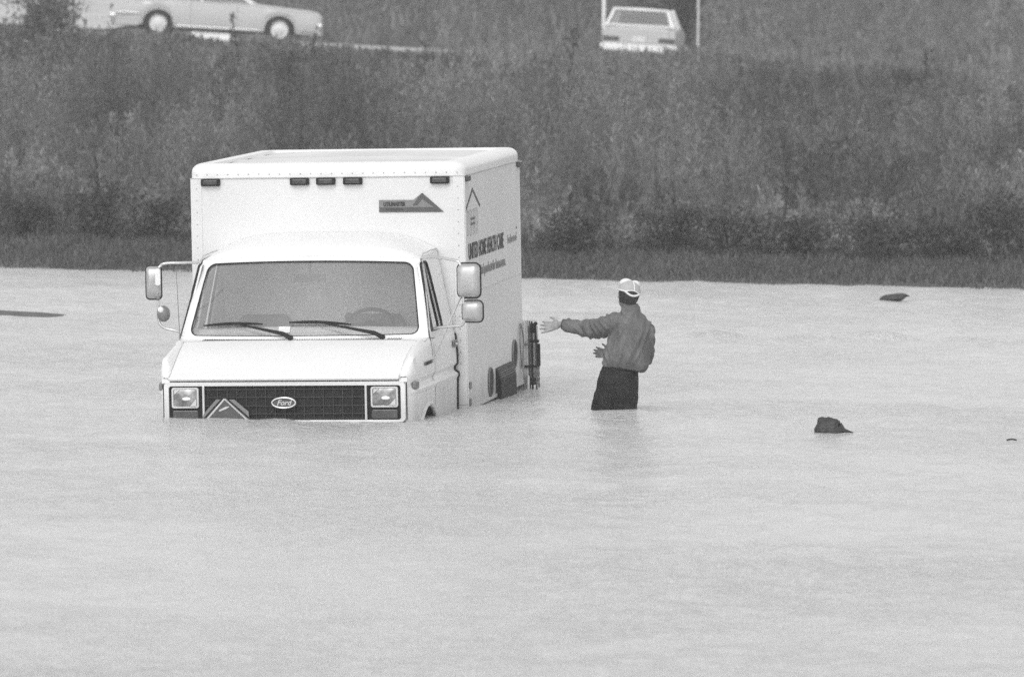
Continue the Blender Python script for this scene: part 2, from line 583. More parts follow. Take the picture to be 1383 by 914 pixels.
mb.box((WB - 0.002, VB + LB / 2, -0.03), (0.03, LB - 0.01, 0.03))
mb.build("bottom_rail", BOXP, box_o, bevel=0.004)
for s in (VB + 0.012, VB + LB - 0.02):
    mb = MB(); mb.box((WB + 0.002, s, 0.95), (0.006, 0.03, 1.95))
    mb.build("edge_strip", BOXP, box_o)

def front(a, b, d): return Vector((a, VB - 0.004 - d, b))
def side(a, b, d): return Vector((WB + 0.003 + d, a, b))

# clearance lights
for c in (-0.998, -0.230, -0.005, 0.2265, 0.972):
    mb = MB(); mb.prism(rrect(c - 0.082, 1.872, c + 0.082, 1.934, 0.012), front, 0, 0.028)
    ml = mb.build("marker_light", BLACK, box_o, bevel=0.004)
    mb = MB(); mb.prism(rrect(c - 0.062, 1.884, c + 0.062, 1.922, 0.010), front, 0.029, 0.046)
    # third level would be deeper than thing > part > sub-part, so the lens is its own sub-part
    mb.build("marker_lens", MARK, box_o, bevel=0.006)
for (a0, a1) in ((2.06, 2.20), (4.83, 4.985)):
    mb = MB(); mb.prism(rrect(a0, 1.885, a1, 1.935, 0.012), side, 0, 0.03)
    mb.build("side_marker_light", MARK, box_o, bevel=0.006)

# maker's plate on the front wall
mb = MB()
mb.prism([(0.446, 1.636), (0.999, 1.634), (0.818, 1.796), (0.742, 1.737), (0.446, 1.738)], front, 0, 0.004)
pl = mb.build("maker_plate", DECAL, box_o)
mb = MB()
mb.prism([(0.449, 1.6375), (0.990, 1.6365), (0.935, 1.675), (0.449, 1.677)], front, 0.0045, 0.006)
mb.prism([(0.735, 1.690), (0.770, 1.690), (0.819, 1.745), (0.905, 1.684), (0.990, 1.638), (0.998, 1.636), (0.818, 1.795), (0.80, 1.782)], front, 0.0045, 0.0064)
mb.build("plate_triangle", DECALD, box_o)
text("plate_lettering", "UTILIMASTER", 0.045, lambda a, b, d: front(0.485 + a, 1.688 + b, 0.006 + d), INK, box_o, sx=0.70, bold=0.0025, depth=0.0005)
mb = MB()
for k in range(11):
    a = 0.508 + k * 0.0135
    mb.prism([(a, 1.649), (a + .008, 1.649), (a + .008, 1.664 + .003 * (k % 3 == 0)), (a, 1.664)], front, .0062, .0072)
tag(mb.build("plate_small_print", INK, box_o), kind="stuff")

# lettering on the side wall
text("side_lettering", "UNITED HOME HEALTH CARE", 0.185, lambda a, b, d: side(2.19 + a, 1.222 + b, d), INK, box_o, sx=0.745, bold=0.005, depth=0.0008)
mb = MB()   # a small faint word too worn to read: only its strokes
for k, (hh, gap) in enumerate(((.075, .03), (.05, .05), (.05, .04), (.08, .03), (.05, .05), (.05, .045), (.06, .04), (.05, .05), (.05, .05), (.08, .04))):
    a = 4.27 + k * 0.052
    mb.prism([(a, 1.240), (a + 0.014, 1.240), (a + 0.016, 1.240 + hh), (a + 0.002, 1.240 + hh)], side, 0, 0.0014)
    mb.prism([(a + .014, 1.262), (a + gap, 1.262), (a + gap, 1.274), (a + .014, 1.274)], side, 0, 0.0012)
mb.prism(rrect(4.745, 1.345, 4.785, 1.365, .008), side, 0, .0014)
tag(mb.build("worn_lettering", INKG, box_o), kind="stuff")
text("side_lettering", "Quality medical products for home care.", 0.115, lambda a, b, d: side(2.24 + a, 1.062 + b, d), INKG, box_o, sx=1.0, bold=0.004, depth=0.0008)
mb = MB()
for (p, q) in (((2.085, 1.64), (2.447, 1.803)), ((2.447, 1.803), (2.815, 1.645))):
    d = Vector((q[0] - p[0], q[1] - p[1])).normalized(); nn = Vector((-d.y, d.x)) * 0.011
    mb.prism([(p[0] - nn.x, p[1] - nn.y), (q[0] - nn.x, q[1] - nn.y), (q[0] + nn.x, q[1] + nn.y), (p[0] + nn.x, p[1] + nn.y)], side, 0, 0.002)
mb.box(side(2.447, 1.80, 0.001), (0.003, 0.03, 0.03))
mb.build("house_emblem", DECALD, box_o)
mb = MB()
for c in (2.20, 2.34, 2.50, 2.64):
    for dd in (-0.035, 0.035):
        mb.prism([(c + dd - 0.005, 1.43), (c + dd + 0.005, 1.43), (c + dd + 0.005, 1.63), (c + dd - 0.005, 1.63)], side, 0, 0.0015)
    for ww in (1.425, 1.632):
        mb.prism([(c - 0.04, ww - 0.005), (c + 0.04, ww - 0.005), (c + 0.04, ww + 0.005), (c - 0.04, ww + 0.005)], side, 0, 0.0022)
mb.build("emblem_letters", mat("faint_grey_lettering", 0.50, 0.6), box_o)
mb = MB()
for ww in (1.556, 1.513):
    mb.prism([(2.32, ww - 0.009), (2.53, ww - 0.009), (2.53, ww + 0.009), (2.32, ww + 0.009)], side, 0, 0.003)
mb.build("emblem_bars", DECALD, box_o)

# round ports, fender step
for (cv, cw, rv_, rw) in ((3.20, 0.108, 0.115, 0.122), (4.52, 0.255, 0.12, 0.12)):
    mb = MB()
    ring = [(cv + rv_ * math.cos(t), cw + rw * math.sin(t)) for t in np.linspace(0, 2 * math.pi, 29)[:-1]]
    mb.prism(ring, side, 0, 0.006)
    pt = mb.build("filler_port", RUBBER, box_o)
    mb = MB()
    mb.tube([side(a, b, 0.006) for a, b in ring] + [side(*ring[0], 0.006)], 0.008, 6, cap=False)
    mb.build("port_rim", STEEL, box_o, smooth=60)
for (a, b) in ((2.14, 0.16), (2.13, 0.02)):
    mb = MB(); mb.prism(rrect(a - 0.03, b - 0.03, a + 0.03, b + 0.03, 0.01), side, 0, 0.012)
    mb.build("side_latch", STEEL, box_o, bevel=0.003)
RIB = mat("worn_rubber_rib", 0.10, 0.6, var=0.2)
step = MB()
prof = [(0.004, 0.200), (0.008, 0.204), (0.044, 0.108), (0.050, 0.090), (0.050, -0.42), (0.004, -0.42)]
step.prism(prof, lambda a, b, d: Vector((WB + a, d, b)), 3.50, 4.33)
st = step.build("wheel_guard", RUBBER, truck, bevel=0.006)
for k in range(5):
    t = (k + 0.5) / 5
    mb = MB()
    c0 = Vector((WB + lerp(0.011, 0.043, t), 0, lerp(0.196, 0.112, t)))
    mb.tube([c0 + Vector((0.003, 3.51, 0.002)), c0 + Vector((0.003, 4.32, 0.002))], 0.0065, 6)
    mb.build("rib", RIB, st, smooth=60)
# rear wheels, mostly under water
for s in (-1, 1):
    for dv, du in ((0, 0), (0, 0.22)):
        mb = MB()
        prof = [(0.10, 0.20), (0.10, 0.33), (0.08, 0.37), (-0.08, 0.37), (-0.10, 0.33), (-0.10, 0.20)]
        rings = []
        for k in range(25):
            t = 2 * math.pi * k / 24
            rings.append([(s * (0.98 - du) + a, 3.9 + r * math.cos(t), -0.42 + r * math.sin(t)) for a, r in prof])
        mb.loft(rings, cap=False)
        mb.build("rear_tyre", RUBBER, truck, smooth=40)
mb = MB()
for s in (-1, 1):
    mb.box((s * 0.43, 2.6, -0.22), (0.09, 4.6, 0.18))
mb.box((0, 4.6, -0.22), (1.0, 0.1, 0.1)); mb.box((0, 3.0, -0.22), (0.8, 0.1, 0.1))
mb.box((0, 3.9, -0.42), (1.7, 0.12, 0.12))
mb.build("chassis", BLACK, truck)

# ---------------------------------------------------------------- lift gate at the rear, folded up
VR = VB + LB
lg = MB()
lg.box((1.165, VR + 0.13, 0.20), (0.045, 0.06, 0.62)); lg.box((-1.1, VR + 0.13, 0.2), (0.045, 0.06, 0.62))
lg.box((0.03, VR + 0.17, 0.20), (2.24, 0.04, 0.56))
gate = lg.build("lift_gate", BOXP, truck, bevel=0.008)
def gbox(name, u, w_, su, sw, v=0.16, sv=0.05, m=BOXP, bev=0.004):
    b = MB(); b.box((u, VR + v, w_), (su, sv, sw)); return b.build(name, m, gate, bevel=bev)
gbox("gate_panel", 1.235, 0.195, 0.112, 0.52, 0.19, 0.03)
gbox("gate_post", 1.196, 0.155, 0.03, 0.70, 0.13, 0.05, SILVER)
gbox("gate_strip", 1.2215, 0.19, 0.010, 0.62, 0.15, 0.03, STEEL)
gbox("gate_post", 1.155, 0.22, 0.010, 0.6, 0.09, 0.03, STEEL)
gbox("dark_strip", 1.246, 0.19, 0.014, 0.62, 0.12, 0.03, RUBBER)
gbox("cross_bar", 1.235, 0.10, 0.11, 0.018, 0.10, 0.03, RUBBER)
gbox("cross_bar", 1.20, 0.30, 0.06, 0.014, 0.09, 0.03, STEEL)
gbox("latch_block", 1.256, 0.44, 0.042, 0.085, 0.12, 0.05, RUBBER)
gbox("gate_cap", 1.228, 0.508, 0.15, 0.010, 0.14, 0.06)
gbox("bracket", 1.272, 0.325, 0.085, 0.025, 0.09, 0.04, BLACK)
gbox("hydraulic_tube", 1.302, 0.20, 0.030, 0.20, 0.12, 0.05, RUBBER)
gbox("foot_block", 1.243, -0.035, 0.07, 0.06, 0.11, 0.06, RUBBER)
gbox("bumper_end", 1.12, -0.06, 0.10, 0.13, 0.05, 0.08, STEEL)
mb = MB(); mb.tube([(1.282, VR + 0.12, -0.25), (1.282, VR + 0.12, 0.32)], 0.009, 8)
mb.build("rod", STEEL, gate, smooth=60)
mb = MB(); mb.tube([(1.286, VR + 0.08, 0.33), (1.288, VR + 0.07, 0.40), (1.290, VR + 0.06, 0.475)], [0.012, 0.009, 0.006], 8)
mb.build("lever", RUBBER, gate, smooth=60)
mb = MB(); mb.ell((1.290, VR + 0.06, 0.483), (0.019, 0.019, 0.019), 14, 10)
mb.build("lever_knob", BLACK, gate, smooth=80)
mb = MB(); mb.tube([(1.212, VR + 0.07, -0.3), (1.212, VR + 0.07, 0.0), (1.212, VR + 0.07, 0.02)], 0.016, 10)
mb.build("roller", SILVER, gate, smooth=60)
for k in range(7):
    mb = MB()
    c = Vector((1.300 + 0.004 * (-1) ** k, VR + 0.12, 0.085 - 0.026 * k))
    ring = []
    for t in np.linspace(0, 2 * math.pi, 13):
        a, b = 0.010 * math.cos(t), 0.018 * math.sin(t)
        ring.append(c + (Vector((a, 0, b)) if k % 2 else Vector((a * 0.3, a, b))))
    mb.tube(ring, 0.0045, 6, cap=False)
    mb.build("chain_link", STEEL, gate, smooth=60)
# strap hung in a loop at the rear corner, and small reflector
mb = MB()
mb.tube(spline([(WB + 0.012, VR - 0.16, 0.50), (WB + 0.02, VR - 0.25, 0.34), (WB + 0.014, VR - 0.13, 0.10)], 6), 0.007, 6)
mb.tube(spline([(WB + 0.012, VR - 0.14, 0.50), (WB + 0.02, VR - 0.05, 0.34), (WB + 0.014, VR - 0.11, 0.10)], 6), 0.007, 6)
mb.build("hanging_strap", STEEL, gate, smooth=60)

# ---------------------------------------------------------------- cab shell
def W_S(s, t):
    """windscreen surface, extended past its edges for the pillars"""
    u = s * lerp(0.968, 0.863, t)
    v = lerp(0.765, 1.135, t) + lerp(0.145, 0.125, t) * s * s
    ww = lerp(0.684, 1.255, t) + 0.026 * (1 - s * s) * max(t, 0) ** 2 + 0.006 * math.sin(max(0, min(1, t)) * math.pi)
    return Vector((u, v, ww))

def loop_rr(s0, t0, s1, t1, rs, rt, nc=8, ns=14):
    out = []
    cs = ((s1 - rs, t0 + rt, -90), (s1 - rs, t1 - rt, 0), (s0 + rs, t1 - rt, 90), (s0 + rs, t0 + rt, 180))
    for q, (cs_, ct, a0) in enumerate(cs):
        arc = [(cs_ + rs * math.cos(math.radians(a0 + 90 * k / nc)), ct + rt * math.sin(math.radians(a0 + 90 * k / nc))) for k in range(nc + 1)]
        out += arc
        nx_ = cs[(q + 1) % 4]
        a = arc[-1]; a2 = math.radians(nx_[2]); b = (nx_[0] + rs * math.cos(a2), nx_[1] + rt * math.sin(a2))
        for k in range(1, ns):
            out.append((lerp(a[0], b[0], k / ns), lerp(a[1], b[1], k / ns)))
    return out

IN = loop_rr(-1, 0, 1, 1, 0.075, 0.11)
OUT = loop_rr(-1.075, -0.055, 1.075, 1.06, 0.005, 0.008)
nL = len(IN)
inset = Vector((0, 0.012, -0.008))
mb = MB()
mb.loft([[W_S(*p) + inset for p in IN], [W_S(*p) for p in IN], [W_S(lerp(a[0], b[0], .5), lerp(a[1], b[1], .5)) + Vector((0, -0.006, 0.003)) for a, b in zip(IN, OUT)],
         [W_S(*p) for p in OUT]], cap=False)

# roof
UE = lambda r: interp(r, [0, 1], [0.928, 0.945])
def roof_pt(s, r):
    """s across -1..1, r 0 header .. 1 back"""
    h = W_S(s * 1.075, 1.06)
    u0, v0, w0 = h
    v1 = 2.035
    v = lerp(v0, v1, r)
    x = v - 1.135
    crown = interp(x, [0, 0.07, 0.18, 0.32, 0.5, 0.7, 0.9], [1.318, 1.362, 1.412, 1.450, 1.472, 1.477, 1.470])
    edge = lerp(1.285, 1.315, r)
    flat = 1 - abs(s) ** lerp(3.0, 4.2, min(1, r * 2))
    ww = edge + (crown - edge) * flat
    k = min(1, r / 0.10)
    ww = lerp(w0, ww, k * k * (3 - 2 * k))
    return Vector((lerp(u0, s * UE(r), min(1, r * 3)), v, ww))
rows = []
for r in [0, .02, .045, .07, .1, .15, .2, .28, .36, .45, .55, .7, .85, 1.0]:
    rows.append([roof_pt(s, r) for s in np.sin(np.linspace(-1, 1, 41) * math.pi / 2)])
mb.grid(rows)
# back wall of the cab
back = [roof_pt(s, 1.0) for s in np.sin(np.linspace(-1, 1, 41) * math.pi / 2)]
mb.add(back + [Vector((p.x * 1.13, 2.035, -0.35)) for p in back], [(i, i + 1, 42 + i, 41 + i) for i in range(40)])

# greenhouse side with window opening (right of picture and left alike)
def G(v, ww, s=1):
    u = interp(ww, [0.60, 0.68, 1.29, 1.32], [1.062, 1.058, 0.930, 0.922]) + 0.010 * max(0, min(1, (v - 1) / 1.0))
    return Vector((s * u, v, ww))
WIN = [(1.005, 0.705), (1.09, 0.700), (1.30, 0.700), (1.48, 0.702), (1.525, 0.712), (1.535, 0.76), (1.52, 0.95), (1.495, 1.15), (1.475, 1.225), (1.455, 1.245),
       (1.42, 1.252), (1.33, 1.252), (1.235, 1.25), (1.205, 1.235), (1.15, 1.08), (1.08, 0.90), (1.02, 0.75)]
OUTW = [(0.925, 0.652), (1.06, 0.64), (1.30, 0.63), (1.62, 0.63), (1.97, 0.63), (1.985, 0.70), (2.0, 0.95), (2.01, 1.15), (2.02, 1.25), (2.03, 1.312),
        (1.75, 1.310), (1.50, 1.306), (1.34, 1.300), (1.285, 1.288), (1.21, 1.14), (1.10, 0.95), (0.995, 0.76)]
for s in (1, -1):
    mb.loft([[G(a, b, s) - Vector((s * 0.03, 0, 0)) for a, b in WIN], [G(a, b, s) for a, b in WIN], [G(a, b, s) for a, b in OUTW]], cap=False)

# fenders
def low_cols(v, s, top):
    u0 = 1.046 + 0.022 * max(0, min(1, v / 1.0)) + 0.010 * max(0, min(1, (v - 1)))
    return [Vector((s * (u0 + du), v, ww)) for du, ww in top]
FR = [  # seam, crown, crease  (u, v, w)
    ((.955, .000, .388), (.985, .022, .395), (1.012, .055, .392)),
    ((.955, .050, .420), (.990, .075, .440), (1.028, .100, .440)),
    ((.955, .110, .447), (.997, .130, .500), (1.040, .150, .500)),
    ((.955, .170, .470), (1.000, .185, .542), (1.046, .195, .534)),
    ((.958, .300, .527), (1.003, .300, .578), (1.050, .300, .548)),
    ((.966, .500, .590), (1.010, .500, .617), (1.055, .500, .566)),
    ((.980, .720, .640), (1.018, .720, .652), (1.060, .720, .584)),
    ((1.035, .925, .652), (1.047, .930, .650), (1.064, .930, .600)),
]
FRs = [[spline([FR[i][j] for i in range(len(FR))], 4) for j in range(3)]][0]
LOW = [(0.014, .43), (0.014, .362), (-0.008, .338), (-0.014, .318), (-0.006, .300), (0.026, .276), (0.026, .258), (0.014, .24)]
ARCV, ARCW, ARCR = 0.70, -0.42, 0.53
for s in (1, -1):
    rows = []
    for i in range(len(FRs[0])):
        a, b, c = (FRs[j][i] for j in range(3))
        k = min(1.0, i / 12)
        low = []
        for du, ww in LOW:
            d = du * k
            u0 = c[0] + d + 0.004 * k
            low.append(Vector((s * u0, c[1], min(ww, c[2] - 0.01))))
        rows.append([Vector((s * a[0], a[1], a[2])), Vector((s * lerp(a[0], b[0], .5), lerp(a[1], b[1], .5), lerp(a[2], b[2], .5) + 0.008)), Vector((s * b[0], b[1], b[2])),
                     Vector((s * lerp(b[0], c[0], .6), lerp(b[1], c[1], .6), lerp(b[2], c[2], .5) + 0.006)), Vector((s * c[0], c[1], c[2]))] + low)
    mb.grid(rows)
    # lower fender with wheel arch
    rows = []
    vs_ = [r[-1] for r in rows]
    for i in range(len(FRs[0])):
        pass
    top = []
    for v in list(np.linspace(0.055, 0.93, 36)):
        base = None
        ci = min(range(len(FRs[2])), key=lambda q: abs(FRs[2][q][1] - v))
        k = min(1.0, ci / 12)
        xs_ = [p[1] for p in FRs[2]]; us_ = [p[0] + (0.014 * min(1, q / 12)) + 0.004 * min(1, q / 12) for q, p in enumerate(FRs[2])]
        u0 = interp(v, xs_, us_)
        dd = ARCR ** 2 - (v - ARCV) ** 2
        bot = -0.35 if dd <= 0 else max(-0.35, ARCW + math.sqrt(dd))
        top.append([Vector((s * u0, v, 0.24)), Vector((s * u0, v, lerp(0.24, bot, .33))), Vector((s * (u0 - 0.002), v, lerp(0.24, bot, .66))), Vector((s * (u0 - 0.006), v, bot))])
    mb.grid(top)
    # front return beside the grille
    fl = [Vector((s * 1.012, .055, .392)), Vector((s * 1.012, .055, .24)), Vector((s * 1.012, .055, -.35))]
    mb.grid([fl, [Vector((s * 1.000, .02, p.z)) for p in fl], [Vector((s * .992, .06, p.z)) for p in fl]])
for s in (-1, 1):
    mb.box((s * 0.985, 0.034, 0.373), (0.066, 0.030, 0.036))
shell = mb.build("cab_shell", PAINT, truck, smooth=38)

# wheel arch lips
for s in (1, -1):
    pts = []
    for t in np.linspace(math.radians(200), math.radians(-8), 22):
        v = ARCV + (ARCR + 0.016) * math.cos(t); ww = ARCW + (ARCR + 0.016) * math.sin(t)
        if v <= 1.08:
            pts.append(Vector((s * (1.062 + 0.010 * math.sin(max(0, t))), v, ww)))
    mb = MB(); mb.tube(pts, 0.021, 10)
    mb.build("arch_lip", PAINT, shell, smooth=70)

# doors: side panel below the glass
for s in (1, -1):
    mb = MB()
    rows = []
    for v in np.linspace(0.932, 1.985, 30):
        u0 = 1.066 + 0.012 * max(0, min(1, (v - 0.95)))
        dd = ARCR ** 2 - (v - ARCV) ** 2
        bot = -0.35 if dd <= 0 else max(-0.35, ARCW + math.sqrt(dd))
        bulge = 0.0
        P = [Vector((s * (G(v, .63).x), v, 0.635 + (0.017 * max(0, (0.99 - v) / 0.06))))]
        P += [Vector((s * (u0 - 0.001), v, 0.61)), Vector((s * (u0 + 0.004), v, 0.59))]
        for du, ww in LOW: P.append(Vector((s * (u0 + du + 0.002), v, ww)))
        for k in (.33, .66, 1.0): P.append(Vector((s * (u0 + 0.014 - 0.006 * k), v, lerp(0.24, bot, k))))
        rows.append(P)
    mb.grid(rows)
    # rear return of the door
    mb.grid([rows[-1], [Vector((p.x - s * 0.09, p.y + 0.03, p.z)) for p in rows[-1]]])
    door = mb.build("door", PAINT, truck, smooth=38)
    mb = MB(); mb.tube([Vector((p.x - s * 0.004, 2.012, p.z)) for p in rows[-1][1:]], 0.017, 8)
    mb.tube([Vector((p.x - s * 0.02, 2.012, p.z)) for p in [rows[-1][0], G(2.0, .95, s), G(2.0, 1.15, s), G(2.0, 1.29, s)]], 0.012, 6)
    mb.build("gap_shade_strip", RUBBER, truck, smooth=60)  # dark strip stands in for the shadow between cab and box
    def dp(v, ww, off=0.0):
        u0 = 1.066 + 0.012 * max(0, min(1, (v - 0.95)))
        du = interp(ww, [0.24, .258, .276, .3, .318, .340, .362, .43, .59], [0.014, .026, .026, -.006, -.014, -.008, .014, .014, .006])
        return Vector((s * (u0 + du + 0.003 + off), v, ww))
    # shut line
    mb = MB()
    ln = [dp(0.985, ww, 0.001) for ww in np.linspace(-0.1, 0.60, 24)]
    mb.tube(ln, 0.0035, 5)
    mb.build("shut_line", TRIM, door)
    # handle
    mb = MB()
    h = dp(1.90, 0.535, 0.006)
    mb.prism(rrect(-0.085, -0.03, 0.075, 0.03, 0.012), lambda a, b, d: h + Vector((s * d, a, b)), 0, 0.012)
    mb.build("door_handle", STEEL, door, bevel=0.004)
    mb = MB()
    mb.tube([h + Vector((s * 0.015, -0.06, 0.0)), h + Vector((s * 0.035, -0.05, 0.0)), h + Vector((s * 0.035, 0.05, 0.0)), h + Vector((s * 0.015, 0.06, 0))], 0.010, 8)
    mb.build("handle_grip", CHROME, door, smooth=60)
    # window glass with a vent bar
    mb = MB()
    mb.add([G(a, b, s) - Vector((s * 0.022, 0, 0)) for a, b in WIN], [tuple(range(len(WIN)))])
    wg = mb.build("side_window", SGLASS, truck)
    mb = MB()
    mb.tube([G(1.195, 0.70, s) - Vector((s * 0.01, 0, 0)), G(1.335, 1.25, s) - Vector((s * 0.01, 0, 0))], 0.011, 6)
    mb.build("vent_bar", SILVER, wg, smooth=60)
    mb = MB()
    lp = [G(a, b, s) - Vector((s * 0.004, 0, 0)) for a, b in WIN]
    mb.tube(lp + [lp[0]], 0.011, 6, cap=False)
    mb.build("window_seal", BLACK, wg, smooth=60)
    mb = MB()
    mb.tube([G(0.93, 0.66, s) + Vector((s * 0.003, -0.006, 0)), G(1.10, 0.95, s) + Vector((s * 0.004, -0.012, 0.006)), G(1.285, 1.285, s) + Vector((s * 0.004, -0.006, 0.004)),
             G(1.36, 1.315, s) + Vector((s * 0.004, 0, 0.004)), G(1.7, 1.325, s) + Vector((s * 0.006, 0, 0.004)), G(2.02, 1.325, s) + Vector((s * 0.006, 0, 0.004))], 0.005, 6)
    mb.build("door_frame_seam", TRIM, door, smooth=60)
    # side marker at the front end of the groove, name badge
    mb = MB(); mb.prism(rrect(0.13, 0.288, 0.235, 0.345, 0.012), lambda a, b, d: Vector((s * (1.036 + 0.13 * (a - .1) + d), a, b)), 0.0, 0.028)
    mb.build("side_marker", DECAL, shell, bevel=0.005)
    mb = MB(); mb.prism(rrect(0.53, 0.446, 0.90, 0.476, 0.01), lambda a, b, d: Vector((s * (1.0735 + 0.008 * (a - .5) + d), a, b)), 0.0, 0.006)
    bd = mb.build("name_badge", STEEL, shell, bevel=0.002)
text("badge_lettering", "ECONOLINE 350", 0.036, lambda a, b, d: Vector((1.0815 + 0.008 * (a) + d, 0.545 + a, 0.449 + b)), INK, shell, sx=1.02, bold=0.001, depth=0.0006)

# hood
mb = MB()
HV = [(0.0, .372, .950), (-.010, .384, .951), (-.008, .398, .953), (.02, .410, .955), (.08, .434, .955), (.15, .461, .955), (.3, .524, .957), (.5, .588, .965), (.72, .640, .979)]
hs_ = spline([(a, b, c) for a, b, c in HV], 4)
rows = []
for (v, ww, ue) in hs_:
    rows.append([Vector((ue * s, v + 0.012 * s * s * (1 if v < 0.1 else 0.0), ww + 0.010 * (1 - s ** 4) * min(1, max(0, v) * 5))) for s in np.linspace(-1, 1, 33)])
mb.grid(rows)
hood = mb.build("hood", PAINT, truck, smooth=40)
mb = MB()
for s in (1, -1):
    mb.tube([Vector((s * (c + 0.002), a + 0.012 * (a < .1), b + 0.002)) for (a, b, c) in hs_[8:]], 0.0035, 5)
mb.tube([Vector((0.98 * s, 0.724 + 0.0 * s, 0.640 + 0.012 * (1 - s ** 4))) for s in np.linspace(-1, 1, 21)], 0.003, 5)
mb.build("hood_seam", TRIM, hood)
# cowl between hood and windscreen
mb = MB()
rows = []
for k in np.linspace(0, 1, 6):
    row = []
    for s in np.linspace(-1.07, 1.07, 41):
        a = Vector((0.979 * s, 0.722, 0.640 + 0.010 * (1 - min(1, abs(s)) ** 4)))
        b = W_S(s, -0.05)
        p = a.lerp(b, k)
        row.append(p)
    rows.append(row)
mb.grid(rows)
cowl = mb.build("cowl", PAINT, truck, smooth=50)
def cowl_pt(s, k):
    a = Vector((0.979 * s, 0.722, 0.640 + 0.010 * (1 - min(1, abs(s)) ** 4))); return a.lerp(W_S(s, -0.05), k)
mb = MB()
for u in np.arange(-0.83, 0.86, 0.0205):
    if -0.115 < u < -0.06 or 0.665 < u < 0.71: continue
    if abs(u) > 0.845: continue
    p = cowl_pt(u / 0.98, 0.30); q = cowl_pt((u + 0.010) / 0.98, 0.85)
    mb.tube([p + Vector((0, 0, 0.0015)), q + Vector((0, 0, 0.0015))], 0.0042, 5)
tag(mb.build("cowl_slots", GRID, cowl), kind="stuff")
# dark engine bay / wheel housings so nothing shows through
mb = MB()
mb.box((0, 0.50, 0.02), (1.70, 0.78, 0.66)); mb.box((0, 0.52, -0.1), (1.96, 0.1, 0.5))
mb.build("inner_housing", BLACK, truck)
for s in (1, -1):
    mb = MB()
    arc = np.linspace(math.radians(215), math.radians(-35), 26)
    mb.loft([[Vector((s * u, ARCV + (ARCR + 0.004) * math.cos(t), ARCW + (ARCR + 0.004) * math.sin(t))) for t in arc] for u in (0.78, 1.058)], cap=False, closed=False)
    mb.box((s * 0.80, ARCV, -0.12), (0.03, 1.0, 0.56))
    mb.build("wheel_well", BLACK, truck)
for s in (1, -1):
    mb = MB()
    rings = []
    for k in range(25):
        t = 2 * math.pi * k / 24
        rings.append([(s * (0.955 + a), ARCV + r * math.cos(t), -0.42 + r * math.sin(t)) for a, r in ((0.09, 0.18), (0.10, 0.30), (0.075, 0.36), (-0.075, 0.36), (-0.10, 0.30))])
    mb.loft(rings, cap=False)
    mb.build("front_tyre", RUBBER, truck, smooth=40)

# windscreen
mb = MB()
ctr = [W_S(*p) + inset for p in IN]
rows = []
N = 24
for i in range(N + 1):
    t = i / N
    t_ = 0.003 + 0.994 * t
    # half width of the rounded outline at this height
    e = 1.0
    if t_ < 0.11: e = 1 - 0.075 * (1 - math.sqrt(max(0, 1 - ((0.11 - t_) / 0.11) ** 2)))
    if t_ > 0.89: e = 1 - 0.075 * (1 - math.sqrt(max(0, 1 - ((t_ - 0.89) / 0.11) ** 2)))
    rows.append([W_S(e * s, t_) + inset for s in np.linspace(-1, 1, 25)])
mb.grid(rows)
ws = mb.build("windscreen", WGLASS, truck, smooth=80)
mb = MB()
mb.tube([p + Vector((0, -0.010, 0.006)) for p in ctr] + [ctr[0] + Vector((0, -0.010, 0.006))], 0.0065, 6, cap=False)
mb.build("windscreen_seal", RUBBER, ws, smooth=70)
# sticker low on the glass
def ws_q(s0, t0, s1, t1, off): return [W_S(s0, t0) + Vector((0, -off, off * .6)), W_S(s1, t0) + Vector((0, -off, off * .6)), W_S(s1, t1) + Vector((0, -off, off * .6)), W_S(s0, t1) + Vector((0, -off, off * .6))]
mb = MB(); mb.add(ws_q(-0.20, 0.045, -0.10, 0.125, 0.002), [(0, 1, 2, 3)])
mb.build("windscreen_sticker", CABINL, ws)
mb = MB(); mb.add(ws_q(-0.195, 0.085, -0.145, 0.12, 0.004), [(0, 1, 2, 3)]); mb.build("sticker_print", CAPM, ws)
# wipers
def wiper(pv, bl0, bl1, mid):
    mb = MB()
    o_ = Vector((0, -0.028, 0.018))
    piv = cowl_pt(pv, 0.55) + Vector((0, -0.01, 0.02))
    mp_ = W_S(*mid) + o_
    mb.tube([piv, piv.lerp(mp_, 0.12) + Vector((0, -0.02, 0.02)), piv.lerp(mp_, 0.5) + Vector((0, -0.018, 0.012)), mp_], [0.020, 0.017, 0.011, 0.007], 6)
    wp = mb.build("wiper", BLACK, truck, smooth=50)
    mb = MB()
    mb.tube([W_S(lerp(bl0[0], bl1[0], k), lerp(bl0[1], bl1[1], k) + 0.018 * math.sin(k * math.pi)) + o_ * 0.6 for k in np.linspace(0, 1, 9)], [0.006, .010, .012, .013, .013, .012, .011, .009, .006], 6)
    mb.build("wiper_blade", BLACK, wp, smooth=50)
    mb = MB(); mb.ell(piv, (0.028, 0.028, 0.022), 10, 6)
    mb.build("wiper_pivot", BLACK, wp, smooth=60)
wiper(-0.085, (-0.885, 0.118), (-0.345, 0.145), (-0.61, 0.145))
wiper(0.70, (-0.11, 0.165), (0.435, 0.130), (0.155, 0.155))

